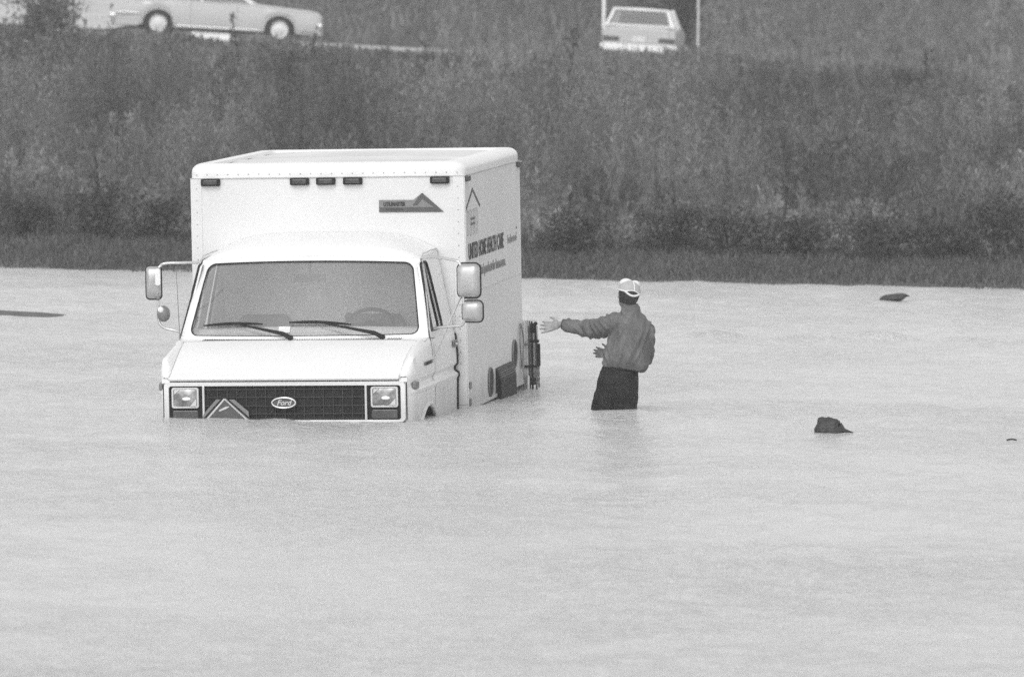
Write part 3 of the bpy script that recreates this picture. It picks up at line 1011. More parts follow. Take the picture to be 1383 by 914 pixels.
# cabin: floor tub, dash, wheel, seats, mirror, back lining
mb = MB()
mb.box((0, 1.98, 0.75), (1.78, 0.03, 1.1)); mb.box((0, 1.45, 0.22), (1.9, 1.1, 0.03))
mb.build("cab_lining", CABINL, truck)
mb = MB()
P = []
for k, (v, ww) in enumerate(((0.80, 0.60), (0.86, 0.685), (1.0, 0.735), (1.12, 0.74), (1.18, 0.70), (1.18, 0.25))):
    P.append([Vector((s * 0.97, v + 0.10 * s * s, ww - 0.02 * s * s)) for s in np.linspace(-1, 1, 15)])
mb.grid(P)
mb.build("dashboard", CABINL, truck, smooth=50)
for s in (0.48, -0.48):
    mb = MB()
    mb.loft([[Vector((s + a * 0.25 * k, 1.62 + b * 0.07 + dz * 0.12, 0.30 + dz)) for a, b in rrect(-1, -1, 1, 1, .5, 3)] for dz, k in ((0, 1), (.3, 1), (.42, .95), (.50, .75))])
    mb.build("seat", CABIN, truck, smooth=60)
mb = MB()
cs = Vector((0.50, 1.22, 0.74))
ring = []
for t in np.linspace(0, 2 * math.pi, 33):
    ring.append(cs + Vector((0.20 * math.cos(t), 0.20 * math.sin(t) * 0.55, 0.20 * math.sin(t) * 0.62)))
mb.tube(ring, 0.016, 8, cap=False)
sw = mb.build("steering_wheel", BLACK, truck, smooth=70)
mb = MB(); mb.tube([cs, cs + Vector((0, -0.18, -0.26))], 0.03, 8); mb.ell(cs, (.06, .04, .04), 10, 6)
mb.tube([cs + Vector((-.19, 0, 0)), cs + Vector((.19, 0, 0))], 0.012, 6)
mb.build("steering_column", BLACK, sw, smooth=60)
mb = MB(); mb.box((0.0, 1.20, 1.135), (0.27, 0.02, 0.065)); mb.tube([(0, 1.21, 1.14), (0, 1.25, 1.27)], 0.008, 6)
mb.build("rear_view_mirror", CABIN, truck, bevel=0.008)
mb = MB(); mb.ell((0.345, 1.10, 0.815), (0.038, 0.02, 0.038), 14, 8)
mb.build("dash_compass", BLACK, truck, smooth=70)

# ---------------------------------------------------------------- grille
def gf(a, b, d): return Vector((a, 0.03 - d, b))
mb = MB(); mb.box((0, 0.065, 0.10), (1.98, 0.02, 0.52))
grille = mb.build("grille", BLACK, truck)
mb = MB()
fo = rrect(-1.0, 0.030, 1.0, 0.362, 0.035, 5); fi = rrect(-0.963, 0.048, 0.963, 0.330, 0.022, 5)
mb.loft([[gf(a, b, -0.02) for a, b in fi], [gf(a, b, 0.012) for a, b in fi], [gf(a, b, 0.018) for a, b in fo], [gf(a, b, -0.03) for a, b in fo]], cap=False)
mb.build("grille_surround", PAINT, grille, smooth=30)
mb = MB()
go = rrect(-1.008, 0.022, 1.008, 0.371, 0.04, 5)
mb.tube([gf(a, b, -0.008) for a, b in go] + [gf(*go[0], -0.008)], 0.006, 6, cap=False)
mb.build("surround_gap", BLACK, grille, smooth=60)
for s in (-1, 1):
    mb = MB(); mb.box((s * 0.674, 0.030, 0.189), (0.018, 0.03, 0.285)); mb.build("divider", SILVER, grille, bevel=0.004)
for b in (0.300, 0.235, 0.165, 0.100, 0.058):
    mb = MB(); mb.box((0, 0.046, b), (1.33, 0.022, 0.007)); mb.build("grille_bar", GRID, grille)
for k in range(17):
    u = -0.64 + k * 0.08
    mb = MB(); mb.box((u, 0.050, 0.189), (0.006, 0.02, 0.272)); mb.build("grille_bar", GRID, grille)
# oval badge
mb = MB()
el = [(-0.004 + 0.098 * math.cos(t), 0.191 + 0.0415 * math.sin(t)) for t in np.linspace(0, 2 * math.pi, 41)[:-1]]
mb.prism(el, gf, 0.0, 0.022); mb.build("oval_badge", DECALD, grille)
mb = MB()
mb.tube([gf(a, b, 0.023) for a, b in el] + [gf(*el[0], 0.023)], 0.008, 8, cap=False); mb.build("badge_rim", CHROME, grille, smooth=60)
text("badge_script", "Ford", 0.062, lambda a, b, d: gf(-0.063 + a, 0.172 + b, 0.0235 + d), SILVER, grille, sx=0.98, shear=0.35, bold=0.001, depth=0.0008)
# chevron plaque in front of the grille
def pf(a, b, d): return Vector((a, 0.012 - d, b))
mb = MB(); mb.prism([(-0.69, 0.045), (-0.67, 0.105), (-0.565, 0.222), (-0.415, 0.220), (-0.298, 0.122), (-0.290, 0.045)], pf, 0, 0.008)
plq = mb.build("chevron_plaque", DECAL, truck)
mb = MB(); mb.prism([(-0.665, 0.045), (-0.493, 0.220), (-0.31, 0.045)], pf, 0.0085, 0.012); mb.build("plaque_centre", DECALD, plq)
mb = MB()
for p, q in (((-0.655, 0.045), (-0.493, 0.226)), ((-0.493, 0.226), (-0.305, 0.052))):
    mb.tube([pf(*p, 0.014), pf(*q, 0.014)], 0.0085, 6)
mb.build("plaque_edge", SILVER, plq, smooth=60)
mb = MB()
for p, q in (((-0.678, 0.055), (-0.515, 0.226)), ((-0.470, 0.222), (-0.295, 0.070))):
    mb.tube([pf(*p, 0.012), pf(*q, 0.012)], 0.006, 6)
mb.build("plaque_shadow_line", BLACK, plq)
mb = MB(); mb.prism([(-0.545, 0.133), (-0.535, 0.124), (-0.475, 0.148), (-0.452, 0.166), (-0.485, 0.163)], pf, 0.0125, 0.016); mb.build("plaque_bar", SILVER, plq)
# head lamps and signal lamps
for s in (-1, 1):
    mb = MB(); mb.box((s * 0.822, 0.058, 0.19), (0.27, 0.012, 0.28))
    bz = mb.build("lamp_bezel", BLACK, truck)
    c = 0.827 * s
    mb = MB()
    o = rrect(c - 0.112, 0.150, c + 0.112, 0.318, 0.018); i_ = rrect(c - 0.098, 0.162, c + 0.098, 0.306, 0.014)
    mb.loft([[gf(a, b, -0.02) for a, b in o], [gf(a, b, 0.008) for a, b in o], [gf(a, b, 0.008) for a, b in i_], [gf(a, b, -0.004) for a, b in i_]], cap=False)
    mb.build("lamp_rim", SILVER, bz, smooth=30)
    mb = MB()
    rings = []
    for k in range(7):
        f = 1 - k / 6.2
        rings.append([gf(c + (a - c) * f, 0.234 + (b - 0.234) * f, 0.001 + 0.016 * (1 - f * f)) for a, b in i_])
    mb.loft(rings)
    mb.build("headlight", LAMP, bz, smooth=60)
    mb = MB(); mb.ell((c + 0.012, 0.012, 0.226), (0.036, 0.006, 0.015), 16, 8); mb.build("lamp_glint", GLINT, bz, smooth=70)  # white blob stands in for the bulb's reflection in the lamp
    for tri, d1 in (([(c + 0.04, 0.166), (c + 0.094, 0.166), (c + 0.094, 0.225)], .0165), ([(c - 0.09, 0.262), (c - 0.045, 0.30), (c - 0.088, 0.30)], .013)):
        mb = MB(); mb.prism(tri, gf, 0.004, d1); mb.build("lamp_facet", SILVER, bz)
    mb = MB(); mb.prism(rrect(c - 0.106, 0.056, c + 0.106, 0.130, 0.012), gf, -0.02, 0.006); mb.build("signal_lamp", AMBER, bz, bevel=0.006)
# bumper under water
mb = MB(); mb.prism(rrect(-1.0, -0.22, 1.0, -0.04, 0.04), lambda a, b, d: Vector((a, -0.13 + 0.08 * (abs(a)) ** 4 + d, b)), 0, 0.12)
mb.build("front_bumper", STEEL, truck)

# ---------------------------------------------------------------- mirrors and aerial
def mirror_head(name, c, su, sw, parent, yaw=0.0, depth=0.07):
    """rounded rectangular shell, its convex back towards the front"""
    Rz = Matrix.Rotation(yaw, 3, 'Z')
    o = rrect(-su / 2, -sw / 2, su / 2, sw / 2, min(su, sw) * 0.24, 5)
    rings = []
    for k, (d, f) in enumerate(((0.0, 0.90), (0.0, 1.0), (-0.02, 1.0), (-0.45, 0.95), (-0.8, 0.82), (-1.0, 0.5))):
        rings.append([Rz @ Vector((a * f, d * depth, b * f)) + c for a, b in o])
    mb = MB(); mb.loft(rings)
    h = mb.build(name, MIRR, parent, smooth=45)
    mb = MB(); e = [Rz @ Vector((a * 1.01, -0.004, b * 1.01)) + c for a, b in o]
    mb.tube(e + [e[0]], 0.0075, 6, cap=False)
    mb.build("mirror_rim", RUBBER, parent, smooth=60)
    return h
# right of the picture (driver's side)
mb = MB()
mb.tube(spline([(0.965, 1.12, 1.305), (1.10, 1.0, 1.31), (1.28, 0.90, 1.288), (1.325, 0.885, 1.26), (1.335, 0.88, 1.18), (1.352, 0.88, 0.90), (1.352, 0.88, 0.79), (1.33, 0.89, 0.752), (1.27, 0.91, 0.745), (1.15, 0.96, 0.735), (1.065, 1.02, 0.72)], 5), 0.0115, 8)
arm = mb.build("mirror_arm", CHROME, truck, smooth=60)
mb = MB(); mb.tube([(1.345, 0.885, 1.03), (1.23, 0.93, 0.80), (1.10, 0.98, 0.53), (1.08, 1.0, 0.50)], 0.010, 6); mb.build("mirror_brace", SILVER, arm, smooth=60)
mirror_head("mirror_head", Vector((1.397, 0.90, 1.122)), 0.195, 0.285, arm, yaw=-0.10)
mirror_head("mirror_head", Vector((1.424, 0.90, 0.868)), 0.175, 0.175, arm, yaw=-0.10)
for z in (1.05, 0.86):
    mb = MB(); mb.ell((1.35, 0.875, z), (0.02, 0.02, 0.028), 10, 6); mb.build("mirror_clamp", STEEL, arm, smooth=60)
# left of the picture
mb = MB()
mb.tube(spline([(-0.88, 1.0, 1.285), (-1.03, 0.93, 1.288), (-1.16, 0.90, 1.285), (-1.20, 0.90, 1.265), (-1.218, 0.89, 1.22), (-1.222, 0.88, 1.0), (-1.222, 0.88, 0.83), (-1.205, 0.88, 0.775), (-1.16, 0.885, 0.745), (-1.09, 0.89, 0.728), (-1.045, 0.90, 0.712)], 5), 0.0115, 8)
arm = mb.build("mirror_arm", CHROME, truck, smooth=60)
mirror_head("mirror_head", Vector((-1.262, 0.91, 1.128)), 0.125, 0.275, arm, yaw=0.12)
mb = MB(); mb.prism([(a * 1.0, b) for a, b in rrect(-0.022, -0.07, 0.022, 0.07, 0.018)], lambda a, b, d: Vector((-1.212 + a, 0.83 + d, 1.175 + b)), 0, 0.02)
mb.build("mirror_bracket", CAPM, arm, bevel=0.004)
mb = MB(); mb.loft([[Vector((-1.178 + 0.055 * f * math.cos(t), 0.885 - d, 0.868 + 0.068 * f * math.sin(t))) for t in np.linspace(0, 2 * math.pi, 21)[:-1]] for d, f in ((0, .9), (0, 1), (.02, .98), (.05, .8), (.065, .4))])
mb.build("convex_mirror", STEEL, arm, smooth=50)
mb = MB(); mb.ell((-1.19, 0.822, 0.905), (0.026, 0.02, 0.026), 12, 8); mb.build("mirror_clamp", CAPM, arm, smooth=60)
for z in (1.09, 1.04, 1.0):
    mb = MB(); mb.ell((-1.22, 0.87, z), (0.018, 0.018, 0.022), 10, 6); mb.build("mirror_clamp", STEEL, arm, smooth=60)
mb = MB(); mb.tube([(-1.035, 0.84, 0.62), (-1.038, 0.84, 0.72), (-1.058, 0.85, 1.265)], [0.007, 0.0035, 0.0025], 6)
ant = mb.build("aerial", STEEL, truck, smooth=60)
mb = MB(); mb.ell((-1.03, 0.83, 0.62), (0.045, 0.04, 0.014), 12, 6); mb.build("aerial_base", PAINT, ant, smooth=60)

# ================================================================== the man wading
SKIN = mat("wet_skin", 0.27, 0.45, var=0.06, scale=12, bump=0.1, bscale=90)
SHIRT = mat("grey_work_shirt", 0.125, 0.7, var=0.42, scale=9, bump=0.7, bscale=22, stretch=(1, 1, .45))  # stretched tone variation serves wet patches and the shade in wrinkles
TROUS = mat("dark_wet_trousers", 0.013, 0.6, spec=0.2, var=0.45, scale=9, stretch=(1, 1, .35), bump=0.3, bscale=40)
HAIR = mat("dark_hair", 0.02, 0.6, var=0.3, scale=40, bump=0.3, bscale=120)
CAPG = mat("grey_cap_mesh", 0.42, 0.85, var=0.1, scale=60, bump=0.15, bscale=160)
CAPW = mat("pale_cap_foam", 0.72, 0.8, var=0.04, scale=20)
PX, PY = 0.868, 53.15
man = empty("person", (PX, PY, 0), label="man in grey shirt and pale cap wading thigh-deep, left arm held out to truck", cat="person")


def ring_e(c, ax, ay, n=20, tilt=0.0, p=2.3, yaw=0.0):
    """superelliptic ring round c, in the x-y plane, tilted sideways"""
    out = []
    for k in range(n):
        t = 2 * math.pi * k / n
        a = ax * math.copysign(abs(math.cos(t)) ** (2 / p), math.cos(t)); b = ay * math.copysign(abs(math.sin(t)) ** (2 / p), math.sin(t))
        a, b = a * math.cos(yaw) - b * math.sin(yaw), a * math.sin(yaw) + b * math.cos(yaw)
        out.append(Vector((c[0] + a, c[1] + b, c[2] + a * tilt)))
    return out


def remesh(o, vox, it=4, fac=0.5):
    r = o.modifiers.new("remesh", 'REMESH'); r.mode = 'VOXEL'; r.voxel_size = vox; r.use_smooth_shade = True
    s = o.modifiers.new("smooth", 'SMOOTH'); s.factor = fac; s.iterations = it
    return bake(o)


SH_L = Vector((0.020, 0.00, 0.752)); EL_L = Vector((-0.195, 0.17, 0.680)); WR_L = Vector((-0.435, 0.27, 0.712))
SH_R = Vector((0.250, 0.02, 0.715)); EL_R = Vector((0.268, 0.10, 0.455)); WR_R = Vector((-0.015, 0.30, 0.462))
HEAD = Vector((0.108, 0.005, 0.982))
# --- body: one continuous surface
mb = MB()
Rh = Matrix.Rotation(math.radians(12), 3, 'Y') @ Matrix.Rotation(math.radians(15), 3, 'Z')
mb.ell(HEAD, (0.077, 0.096, 0.118), 22, 14, Rh)
mb.ell(HEAD + Rh @ Vector((0, 0.055, -0.062)), (0.056, 0.056, 0.062), 16, 10, Rh)      # jaw
mb.ell(HEAD + Rh @ Vector((0, 0.098, -0.022)), (0.014, 0.022, 0.026), 10, 8, Rh)       # nose
mb.ell(HEAD + Rh @ Vector((0, 0.098, -0.066)), (0.024, 0.010, 0.010), 10, 6, Rh)       # lips
mb.ell(HEAD + Rh @ Vector((0, 0.084, 0.012)), (0.050, 0.018, 0.012), 10, 6, Rh)        # brow
for s in (-1, 1):
    mb.ell(HEAD + Rh @ Vector((s * 0.077, -0.005, -0.022)), (0.012, 0.020, 0.033), 10, 8, Rh)
mb.tube([HEAD + Vector((0, -0.01, -0.05)), Vector((0.124, 0, 0.87)), Vector((0.135, 0.0, 0.78))], [0.055, 0.052, 0.055], 16)
mb.loft([ring_e((0.04, 0.03, 0.22), 0.110, 0.080), ring_e((0.06, 0.03, 0.36), 0.115, 0.08), ring_e((0.10, 0.02, 0.50), 0.14, 0.09), ring_e((0.14, 0.01, 0.65), 0.155, 0.095),
         ring_e((0.145, 0.01, 0.74), 0.120, 0.075), ring_e((0.14, 0.0, 0.79), 0.055, 0.05)])
for (a, b, c) in ((SH_L, EL_L, WR_L), (SH_R, EL_R, WR_R)):
    mb.tube([a, a.lerp(b, .5), b, b.lerp(c, .35), c], [0.040, 0.042, 0.038, 0.037, 0.026], 14)
for s, hx in ((-1, -0.055), (1, 0.105)):
    mb.tube([(hx, 0.03, 0.25), (hx + s * 0.03, 0.02, -0.05), (hx + s * 0.03, 0.03, -0.35), (hx + s * 0.03, -0.02, -0.62), (hx + s * 0.03, -0.02, -0.70)], [0.060, 0.068, 0.052, 0.038, 0.042], 14)
    mb.ell((hx + s * 0.03, 0.06, -0.72), (0.045, 0.13, 0.035), 12, 8)


def hand(mb, wr, dirv, side_v, curl, spread, thumb_sign, lens=(0.070, 0.082, 0.076, 0.060)):
    """palm, four fingers with two bends each and a thumb from the side of the palm"""
    d = dirv.normalized(); s = (side_v - d * side_v.dot(d)).normalized(); nrm = d.cross(s)
    pal = wr + d * 0.05
    Rp = Matrix((d, s, nrm)).transposed()
    mb.ell(pal - d * 0.006, (0.050, 0.040, 0.017), 14, 8, Rp)
    mb.tube([wr - d * 0.03, wr + d * 0.02], [0.026, 0.025], 12)
    for k in range(4):
        off = (k - 1.5) * 0.021
        b0 = wr + d * (0.080 - 0.004 * abs(k - 1.2)) + s * off
        dv = (d + s * (k - 1.5) * spread).normalized()
        L = lens[k]; c = curl[k]
        p1 = b0 + dv * L * 0.45 - nrm * L * 0.45 * math.sin(c * 0.5)
        p2 = p1 + (dv * math.cos(c) - nrm * math.sin(c)) * L * 0.32
        p3 = p2 + (dv * math.cos(c * 1.6) - nrm * math.sin(c * 1.6)) * L * 0.26
        mb.tube([b0 - dv * 0.02, b0, p1, p2, p3], [0.0115, 0.0118, 0.0108, 0.0098, 0.0072], 8)
    t0 = wr + d * 0.030 + s * thumb_sign * 0.034
    t1 = t0 + (d * 0.6 + s * thumb_sign * 0.8).normalized() * 0.038 - nrm * 0.008
    t2 = t1 + (d * 0.85 + s * thumb_sign * 0.45).normalized() * 0.034 - nrm * 0.008
    mb.tube([t0 - d * 0.012, t0, t1, t2], [0.014, 0.0135, 0.0115, 0.008], 8)


hand(mb, WR_L + Vector((-0.025, 0.012, -0.002)), Vector((-0.93, 0.22, -0.20)), Vector((0.12, 0.30, 0.9)), (0.30, 0.42, 0.5, 0.40), 0.13, 1, (0.098, 0.106, 0.100, 0.082))
hand(mb, WR_R + Vector((-0.02, 0.01, 0.0)), Vector((-0.95, 0.15, 0.10)), Vector((0.0, 0.25, 0.95)), (1.15, 0.85, 0.6, 0.1), 0.16, 1)
body = mb.build("body", SKIN, man)
remesh(body, 0.0062, 3)

# --- shirt
def fold(p):
    """cloth folds: long soft drapes and short creases, larger near elbow and waist"""
    if p.x > -0.06:      # back: long soft drapes falling from the shoulders towards the waist
        a = mnoise.noise(Vector((p.x * 15 - p.z * 5 + 3, p.y * 5, p.z * 3.2)))
        b = mnoise.noise(Vector((p.x * 24 + p.z * 15, p.y * 10, p.z * 8 + 7)))
    else:                # sleeve: creases running slantwise round the arm
        a = mnoise.noise(Vector((p.x * 15 + p.z * 13, p.y * 6, p.z * 6)))
        b = mnoise.noise(Vector((p.x * 34 - p.z * 10, p.y * 12, p.z * 12 + 7)))
    return max(-0.008, 0.013 * (1 - abs(a) * 2.8) + 0.005 * (1 - abs(b) * 2.6))


mb = MB()
mb.loft([ring_e((0.070, 0.03, 0.348), 0.165, 0.115, tilt=-0.10), ring_e((0.075, 0.03, 0.375), 0.184, 0.128, tilt=-0.10), ring_e((0.090, 0.025, 0.42), 0.194, 0.140, tilt=-0.06),
         ring_e((0.112, 0.02, 0.52), 0.196, 0.135), ring_e((0.138, 0.015, 0.62), 0.188, 0.132), ring_e((0.148, 0.01, 0.70), 0.172, 0.120),
         ring_e((0.144, 0.01, 0.755), 0.150, 0.105), ring_e((0.138, 0.005, 0.805), 0.108, 0.084), ring_e((0.130, 0.0, 0.845), 0.080, 0.072), ring_e((0.124, 0.0, 0.880), 0.070, 0.068)])
mb.tube([SH_L + Vector((0.05, 0, -0.01)), SH_L + Vector((-0.02, 0.02, -0.012)), SH_L.lerp(EL_L, .55) + Vector((0, 0, -.010)), EL_L + Vector((0, 0, -0.004)), EL_L.lerp(WR_L, .4), EL_L.lerp(WR_L, .8), WR_L + Vector((0.012, -.005, 0))],
        [0.088, 0.092, 0.084, 0.076, 0.068, 0.052, 0.045], 18)
mb.tube([SH_R + Vector((-0.04, 0, -.01)), SH_R + Vector((0.012, 0.01, -0.02)), SH_R.lerp(EL_R, .55), EL_R + Vector((-0.01, 0, -0.01)), EL_R.lerp(WR_R, .4), EL_R.lerp(WR_R, .85)],
        [0.070, 0.070, 0.070, 0.072, 0.064, 0.050], 18)
# blouse of cloth hanging over the waist at the right
mb.ell((0.225, 0.02, 0.395), (0.065, 0.10, 0.070), 14, 10)
shirt = mb.build("shirt", SHIRT, man)
remesh(shirt, 0.0085, 5)
me = shirt.data
nrm = [v.normal.copy() for v in me.vertices]
for v, nn in zip(me.vertices, nrm):
    v.co += nn * (fold(v.co) - 0.003) * max(0.25, min(1.0, (v.co.z - 0.35) / 0.10))
me.update()
# cuff, collar and yoke seam
mb = MB()
dv = (WR_L - EL_L).normalized()
mb.tube([WR_L + dv * -0.018, WR_L + dv * 0.006], [0.047, 0.045], 18)
mb.build("cuff", mat("dark_cuff", 0.05, 0.7, var=0.2), shirt, smooth=50)
mb = MB()
mb.loft([ring_e((0.130, 0.0, 0.848), 0.084, 0.078, 22), ring_e((0.124, 0.002, 0.882), 0.076, 0.074, 22), ring_e((0.120, 0.004, 0.905), 0.070, 0.068, 22), ring_e((0.120, 0.004, 0.892), 0.062, 0.060, 22)], cap=False)
mb.build("collar", SHIRT, shirt, smooth=50)
# --- trousers
mb = MB()
mb.loft([ring_e((-0.012, 0.02, -0.04), 0.186, 0.105, 26), ring_e((-0.006, 0.02, 0.03), 0.190, 0.116, 26), ring_e((0.013, 0.02, 0.11), 0.188, 0.128, 26), ring_e((0.025, 0.02, 0.19), 0.178, 0.134, 26),
         ring_e((0.031, 0.02, 0.27), 0.170, 0.128, 26), ring_e((0.040, 0.02, 0.325), 0.156, 0.114, 26, tilt=-.10), ring_e((0.052, 0.02, 0.375), 0.146, 0.106, 26, tilt=-.10)])
for hx, sx in ((-0.088, -1), (0.082, 1)):
    mb.tube([(hx + 0.02, 0.02, 0.14), (hx, 0.02, 0.0), (hx - 0.012 * (sx < 0), 0.02, -0.1), (hx - 0.01, 0.02, -0.35), (hx, 0.0, -0.64)], [0.105, 0.112, 0.108, 0.085, 0.07], 18)
tr = mb.build("trousers", TROUS, man)
remesh(tr, 0.0095, 4)
me = tr.data
nrm = [v.normal.copy() for v in me.vertices]
for v, nn in zip(me.vertices, nrm):
    p = v.co
    v.co += nn * (-0.030 * math.exp(-((p.x - 0.005) / 0.028) ** 2) * max(0, min(1, (0.20 - p.z) / 0.2)) + 0.008 * mnoise.noise(Vector((p.x * 9, p.y * 9, p.z * 9)))) if p.y < 0 else nn * 0
    v.co += nn * 0.008 * (mnoise.noise(Vector((p.x * 22, p.y * 18, p.z * 4))) + 0.5 * mnoise.noise(Vector((p.x * 30 + p.z * 20, p.y * 30, p.z * 14))))
me.update()
mb = MB()
mb.loft([ring_e((0.066, 0.02, z), 0.149 + e, 0.109 + e, 26, tilt=-.10) for z, e in ((0.345, 0.004), (0.348, 0.008), (0.372, 0.006), (0.374, 0.0))], cap=False)
mb.build("belt", BLACK, tr, smooth=60)
# --- hair and cap
mb = MB()
Rc = Matrix.Rotation(math.radians(12), 3, 'Y') @ Matrix.Rotation(math.radians(15), 3, 'Z')
mb.ell(HEAD + Rc @ Vector((0, -0.014, 0.006)), (0.087, 0.099, 0.119), 22, 12, Rc, z0=-0.72, z1=0.40)
hair = mb.build("hair", HAIR, man)
remesh(hair, 0.006, 3)
for v in hair.data.vertices:
    v.co += v.normal * 0.003 * mnoise.noise(v.co * 70)
capc = HEAD + Rc @ Vector((0, -0.002, 0.020))
mb = MB(); mb.ell(capc, (0.098, 0.108, 0.098), 26, 12, Rc, z0=0.05, z1=1.0)
cap_o = mb.build("cap", CAPG, man, smooth=80)
# puffed front panels showing over the crown
mb = MB()
mb.ell(capc + Vector((-0.026, 0.030, 0.074)), (0.058, 0.056, 0.042), 18, 12)
mb.ell(capc + Vector((0.050, 0.030, 0.058)), (0.046, 0.052, 0.042), 18, 12)
mb.ell(capc + Vector((0.015, 0.060, 0.040)), (0.070, 0.050, 0.050), 18, 12)
o = mb.build("cap_front", CAPW, cap_o); remesh(o, 0.007, 3)
# peak, turned away from the camera
mb = MB()
P = []
for k in range(5):
    P.append([capc + Rc @ Vector((0.085 * math.sin(t) * (1 - 0.03 * k), 0.080 + 0.014 * k * math.cos(t) + 0.02 * math.cos(t), -0.006 - 0.008 * k)) for t in np.linspace(-0.85, 0.85, 13)])
mb.grid(P)
pk = mb.build("cap_peak", CAPW, cap_o, smooth=60)
sf = pk.modifiers.new("thick", 'SOLIDIFY'); sf.thickness = 0.006
# white piping: rim, back seam, arch over the strap opening
def cp(az, el, e=1.012):
    return capc + Rc @ Vector((0.098 * e * math.cos(el) * math.sin(az), -0.108 * e * math.cos(el) * math.cos(az), 0.098 * e * math.sin(el)))
AZ0, AH = 0.02, 0.66
def el_a(t): return 0.04 + 0.20 * math.cos(t / AH * math.pi / 2)
def el_s(t): return 0.04 - 0.24 * math.cos(t / AH * math.pi / 2)
arch = [cp(AZ0 + t, el_a(t), 1.03) for t in np.linspace(-AH, AH, 17)]
strap = [cp(AZ0 + t, el_s(t), 1.035) for t in np.linspace(-AH, AH, 17)]
mb = MB()
mb.tube(arch, 0.0055, 8); mb.tube(strap, 0.0095, 8)
mb.tube([cp(AZ0 + 0.10, e) for e in np.linspace(0.26, 1.35, 9)], 0.0045, 8)
mb.tube([cp(t, 0.05) for t in np.linspace(AZ0 + AH, AZ0 + 2 * math.pi - AH, 40)], 0.0065, 8)
mb.build("cap_piping", CAPW, cap_o, smooth=70)
# hair showing in the opening above the strap
mb = MB()
mb = MB()
mb.grid([[cp(AZ0 + t, lerp(el_a(t), el_s(t), k / 5), 1.030) for t in np.linspace(-AH, AH, 17)] for k in range(6)])
o = mb.build("cap_opening", HAIR, cap_o, smooth=70)

# ================================================================== things in the water
ROCK = mat("dark_wet_stone", 0.035, 0.55, var=0.5, scale=14, bump=0.7, bscale=45)


def lump(name, loc, r, label, cat, spur=None, flat=0.0, rot=0.0, seed=0):
    t = MB()
    t.ell((0, 0, 0), (1, 1, 1), 40, 24)
    vs = []
    for p in t.v:
        v = Vector(p)
        q = Vector((math.copysign(abs(v.x) ** 0.72, v.x), v.y, v.z if v.z < 0 else v.z ** 0.8))
        nz = mnoise.noise(v * 1.7 + Vector((seed, 0, 0))) * 0.13 + mnoise.noise(v * 4.5 + Vector((seed, 3, 0))) * 0.07 + mnoise.noise(v * 11) * 0.03
        q = q * (1 + nz)
        vs.append((q.x * r[0], q.y * r[1], q.z * r[2]))
    t.v = vs
    if spur:
        t.tube(spur[0], spur[1], 8)
    o = t.build(name, ROCK, None, smooth=60)
    o.location = loc; o.rotation_euler = (0, rot, 0)
    return tag(o, label, cat)


lump("rock", (2.545, 50.62, 0.0), (0.108, 0.10, 0.125), "dark humped rock with a thin spur, in open water right of the man", "rock",
     spur=([(0.08, -0.02, 0.05), (0.125, -0.02, 0.016), (0.17, -0.02, 0.010), (0.20, -0.02, 0.004)], [0.04, 0.02, 0.008, 0.003]), seed=2)
lump("flat_rock", (4.57, 75.9, 0.03), (0.155, 0.12, 0.05), "low flat dark rock tapering to a point, near the far shore", "rock", rot=-0.14,
     spur=([(0.10, 0, 0.02), (0.16, 0, 0.012), (0.20, 0, -0.005)], [0.03, 0.018, 0.004]), seed=5)
t = MB(); t.tube(spline([(-0.04, 0, 0.0), (-0.015, 0, 0.006), (0.012, 0, 0.007), (0.04, 0, 0.001)], 4), 0.007, 6)
o = t.build("floating_stick", ROCK, None, smooth=60); o.location = (3.955, 49.85, 0.004)
tag(o, "small dark floating stick at the right edge of the water", "stick")
# low mud bank at the left
mb = MB()
P = []
for j in range(13):
    y = 68.9 + 1.7 * j / 12
    row = []
    for i in range(61):
        x = -16 + 12.0 * i / 60
        e = math.sin(math.pi * j / 12)
        tip = max(0.0, min(1.0, (-4.05 - x) / 2.6))
        row.append((x, y - 0.25 * max(0, x + 7) * 0.3, -0.06 + e * (0.175 * tip + 0.018 * mnoise.noise(Vector((x * 2, y * 2, 0))))))
    P.append(row)
mb.grid(P)
tag(mb.build("mud_bank", mat("dark_mud", 0.10, 0.8, var=0.4, scale=4, bump=0.6, bscale=20), smooth=60), kind="structure", label="low dark mud bank reaching into the water at the left")

# ================================================================== vegetation
LEAF = leaf_mat("weed_leaves")
GRASS = leaf_mat("grass_blades", 0.6)
BARK = mat("dark_bark", 0.04, 0.85, var=0.3, scale=20)


def field(x, y, s, seed):
    """smooth pseudo-random field in 0..1"""
    r = np.random.default_rng(seed)
    f = np.zeros_like(x); a = 0
    for k in range(10):
        th = r.uniform(0, np.pi); q = s * r.uniform(0.5, 2.2)
        f += np.sin((x * np.cos(th) + y * np.sin(th) * 0.7) * q + r.uniform(0, 6.3)); a += 1
    return np.clip(0.5 + f / (a ** 0.5) * 0.33, 0, 1)


def quads(c, d, s, L, W):
    """leaf blades from base c along d, half width along s: tapering quads"""
    b0 = c - s * (W * 0.5)[:, None]; b1 = c + s * (W * 0.5)[:, None]
    m_ = c + d * L[:, None]
    t0 = m_ - s * (W * 0.22)[:, None]; t1 = m_ + s * (W * 0.22)[:, None]
    V = np.stack([b0, b1, t1, t0], 1).reshape(-1, 3)
    return V


def unit(v): return v / np.maximum(np.linalg.norm(v, axis=1, keepdims=True), 1e-9)


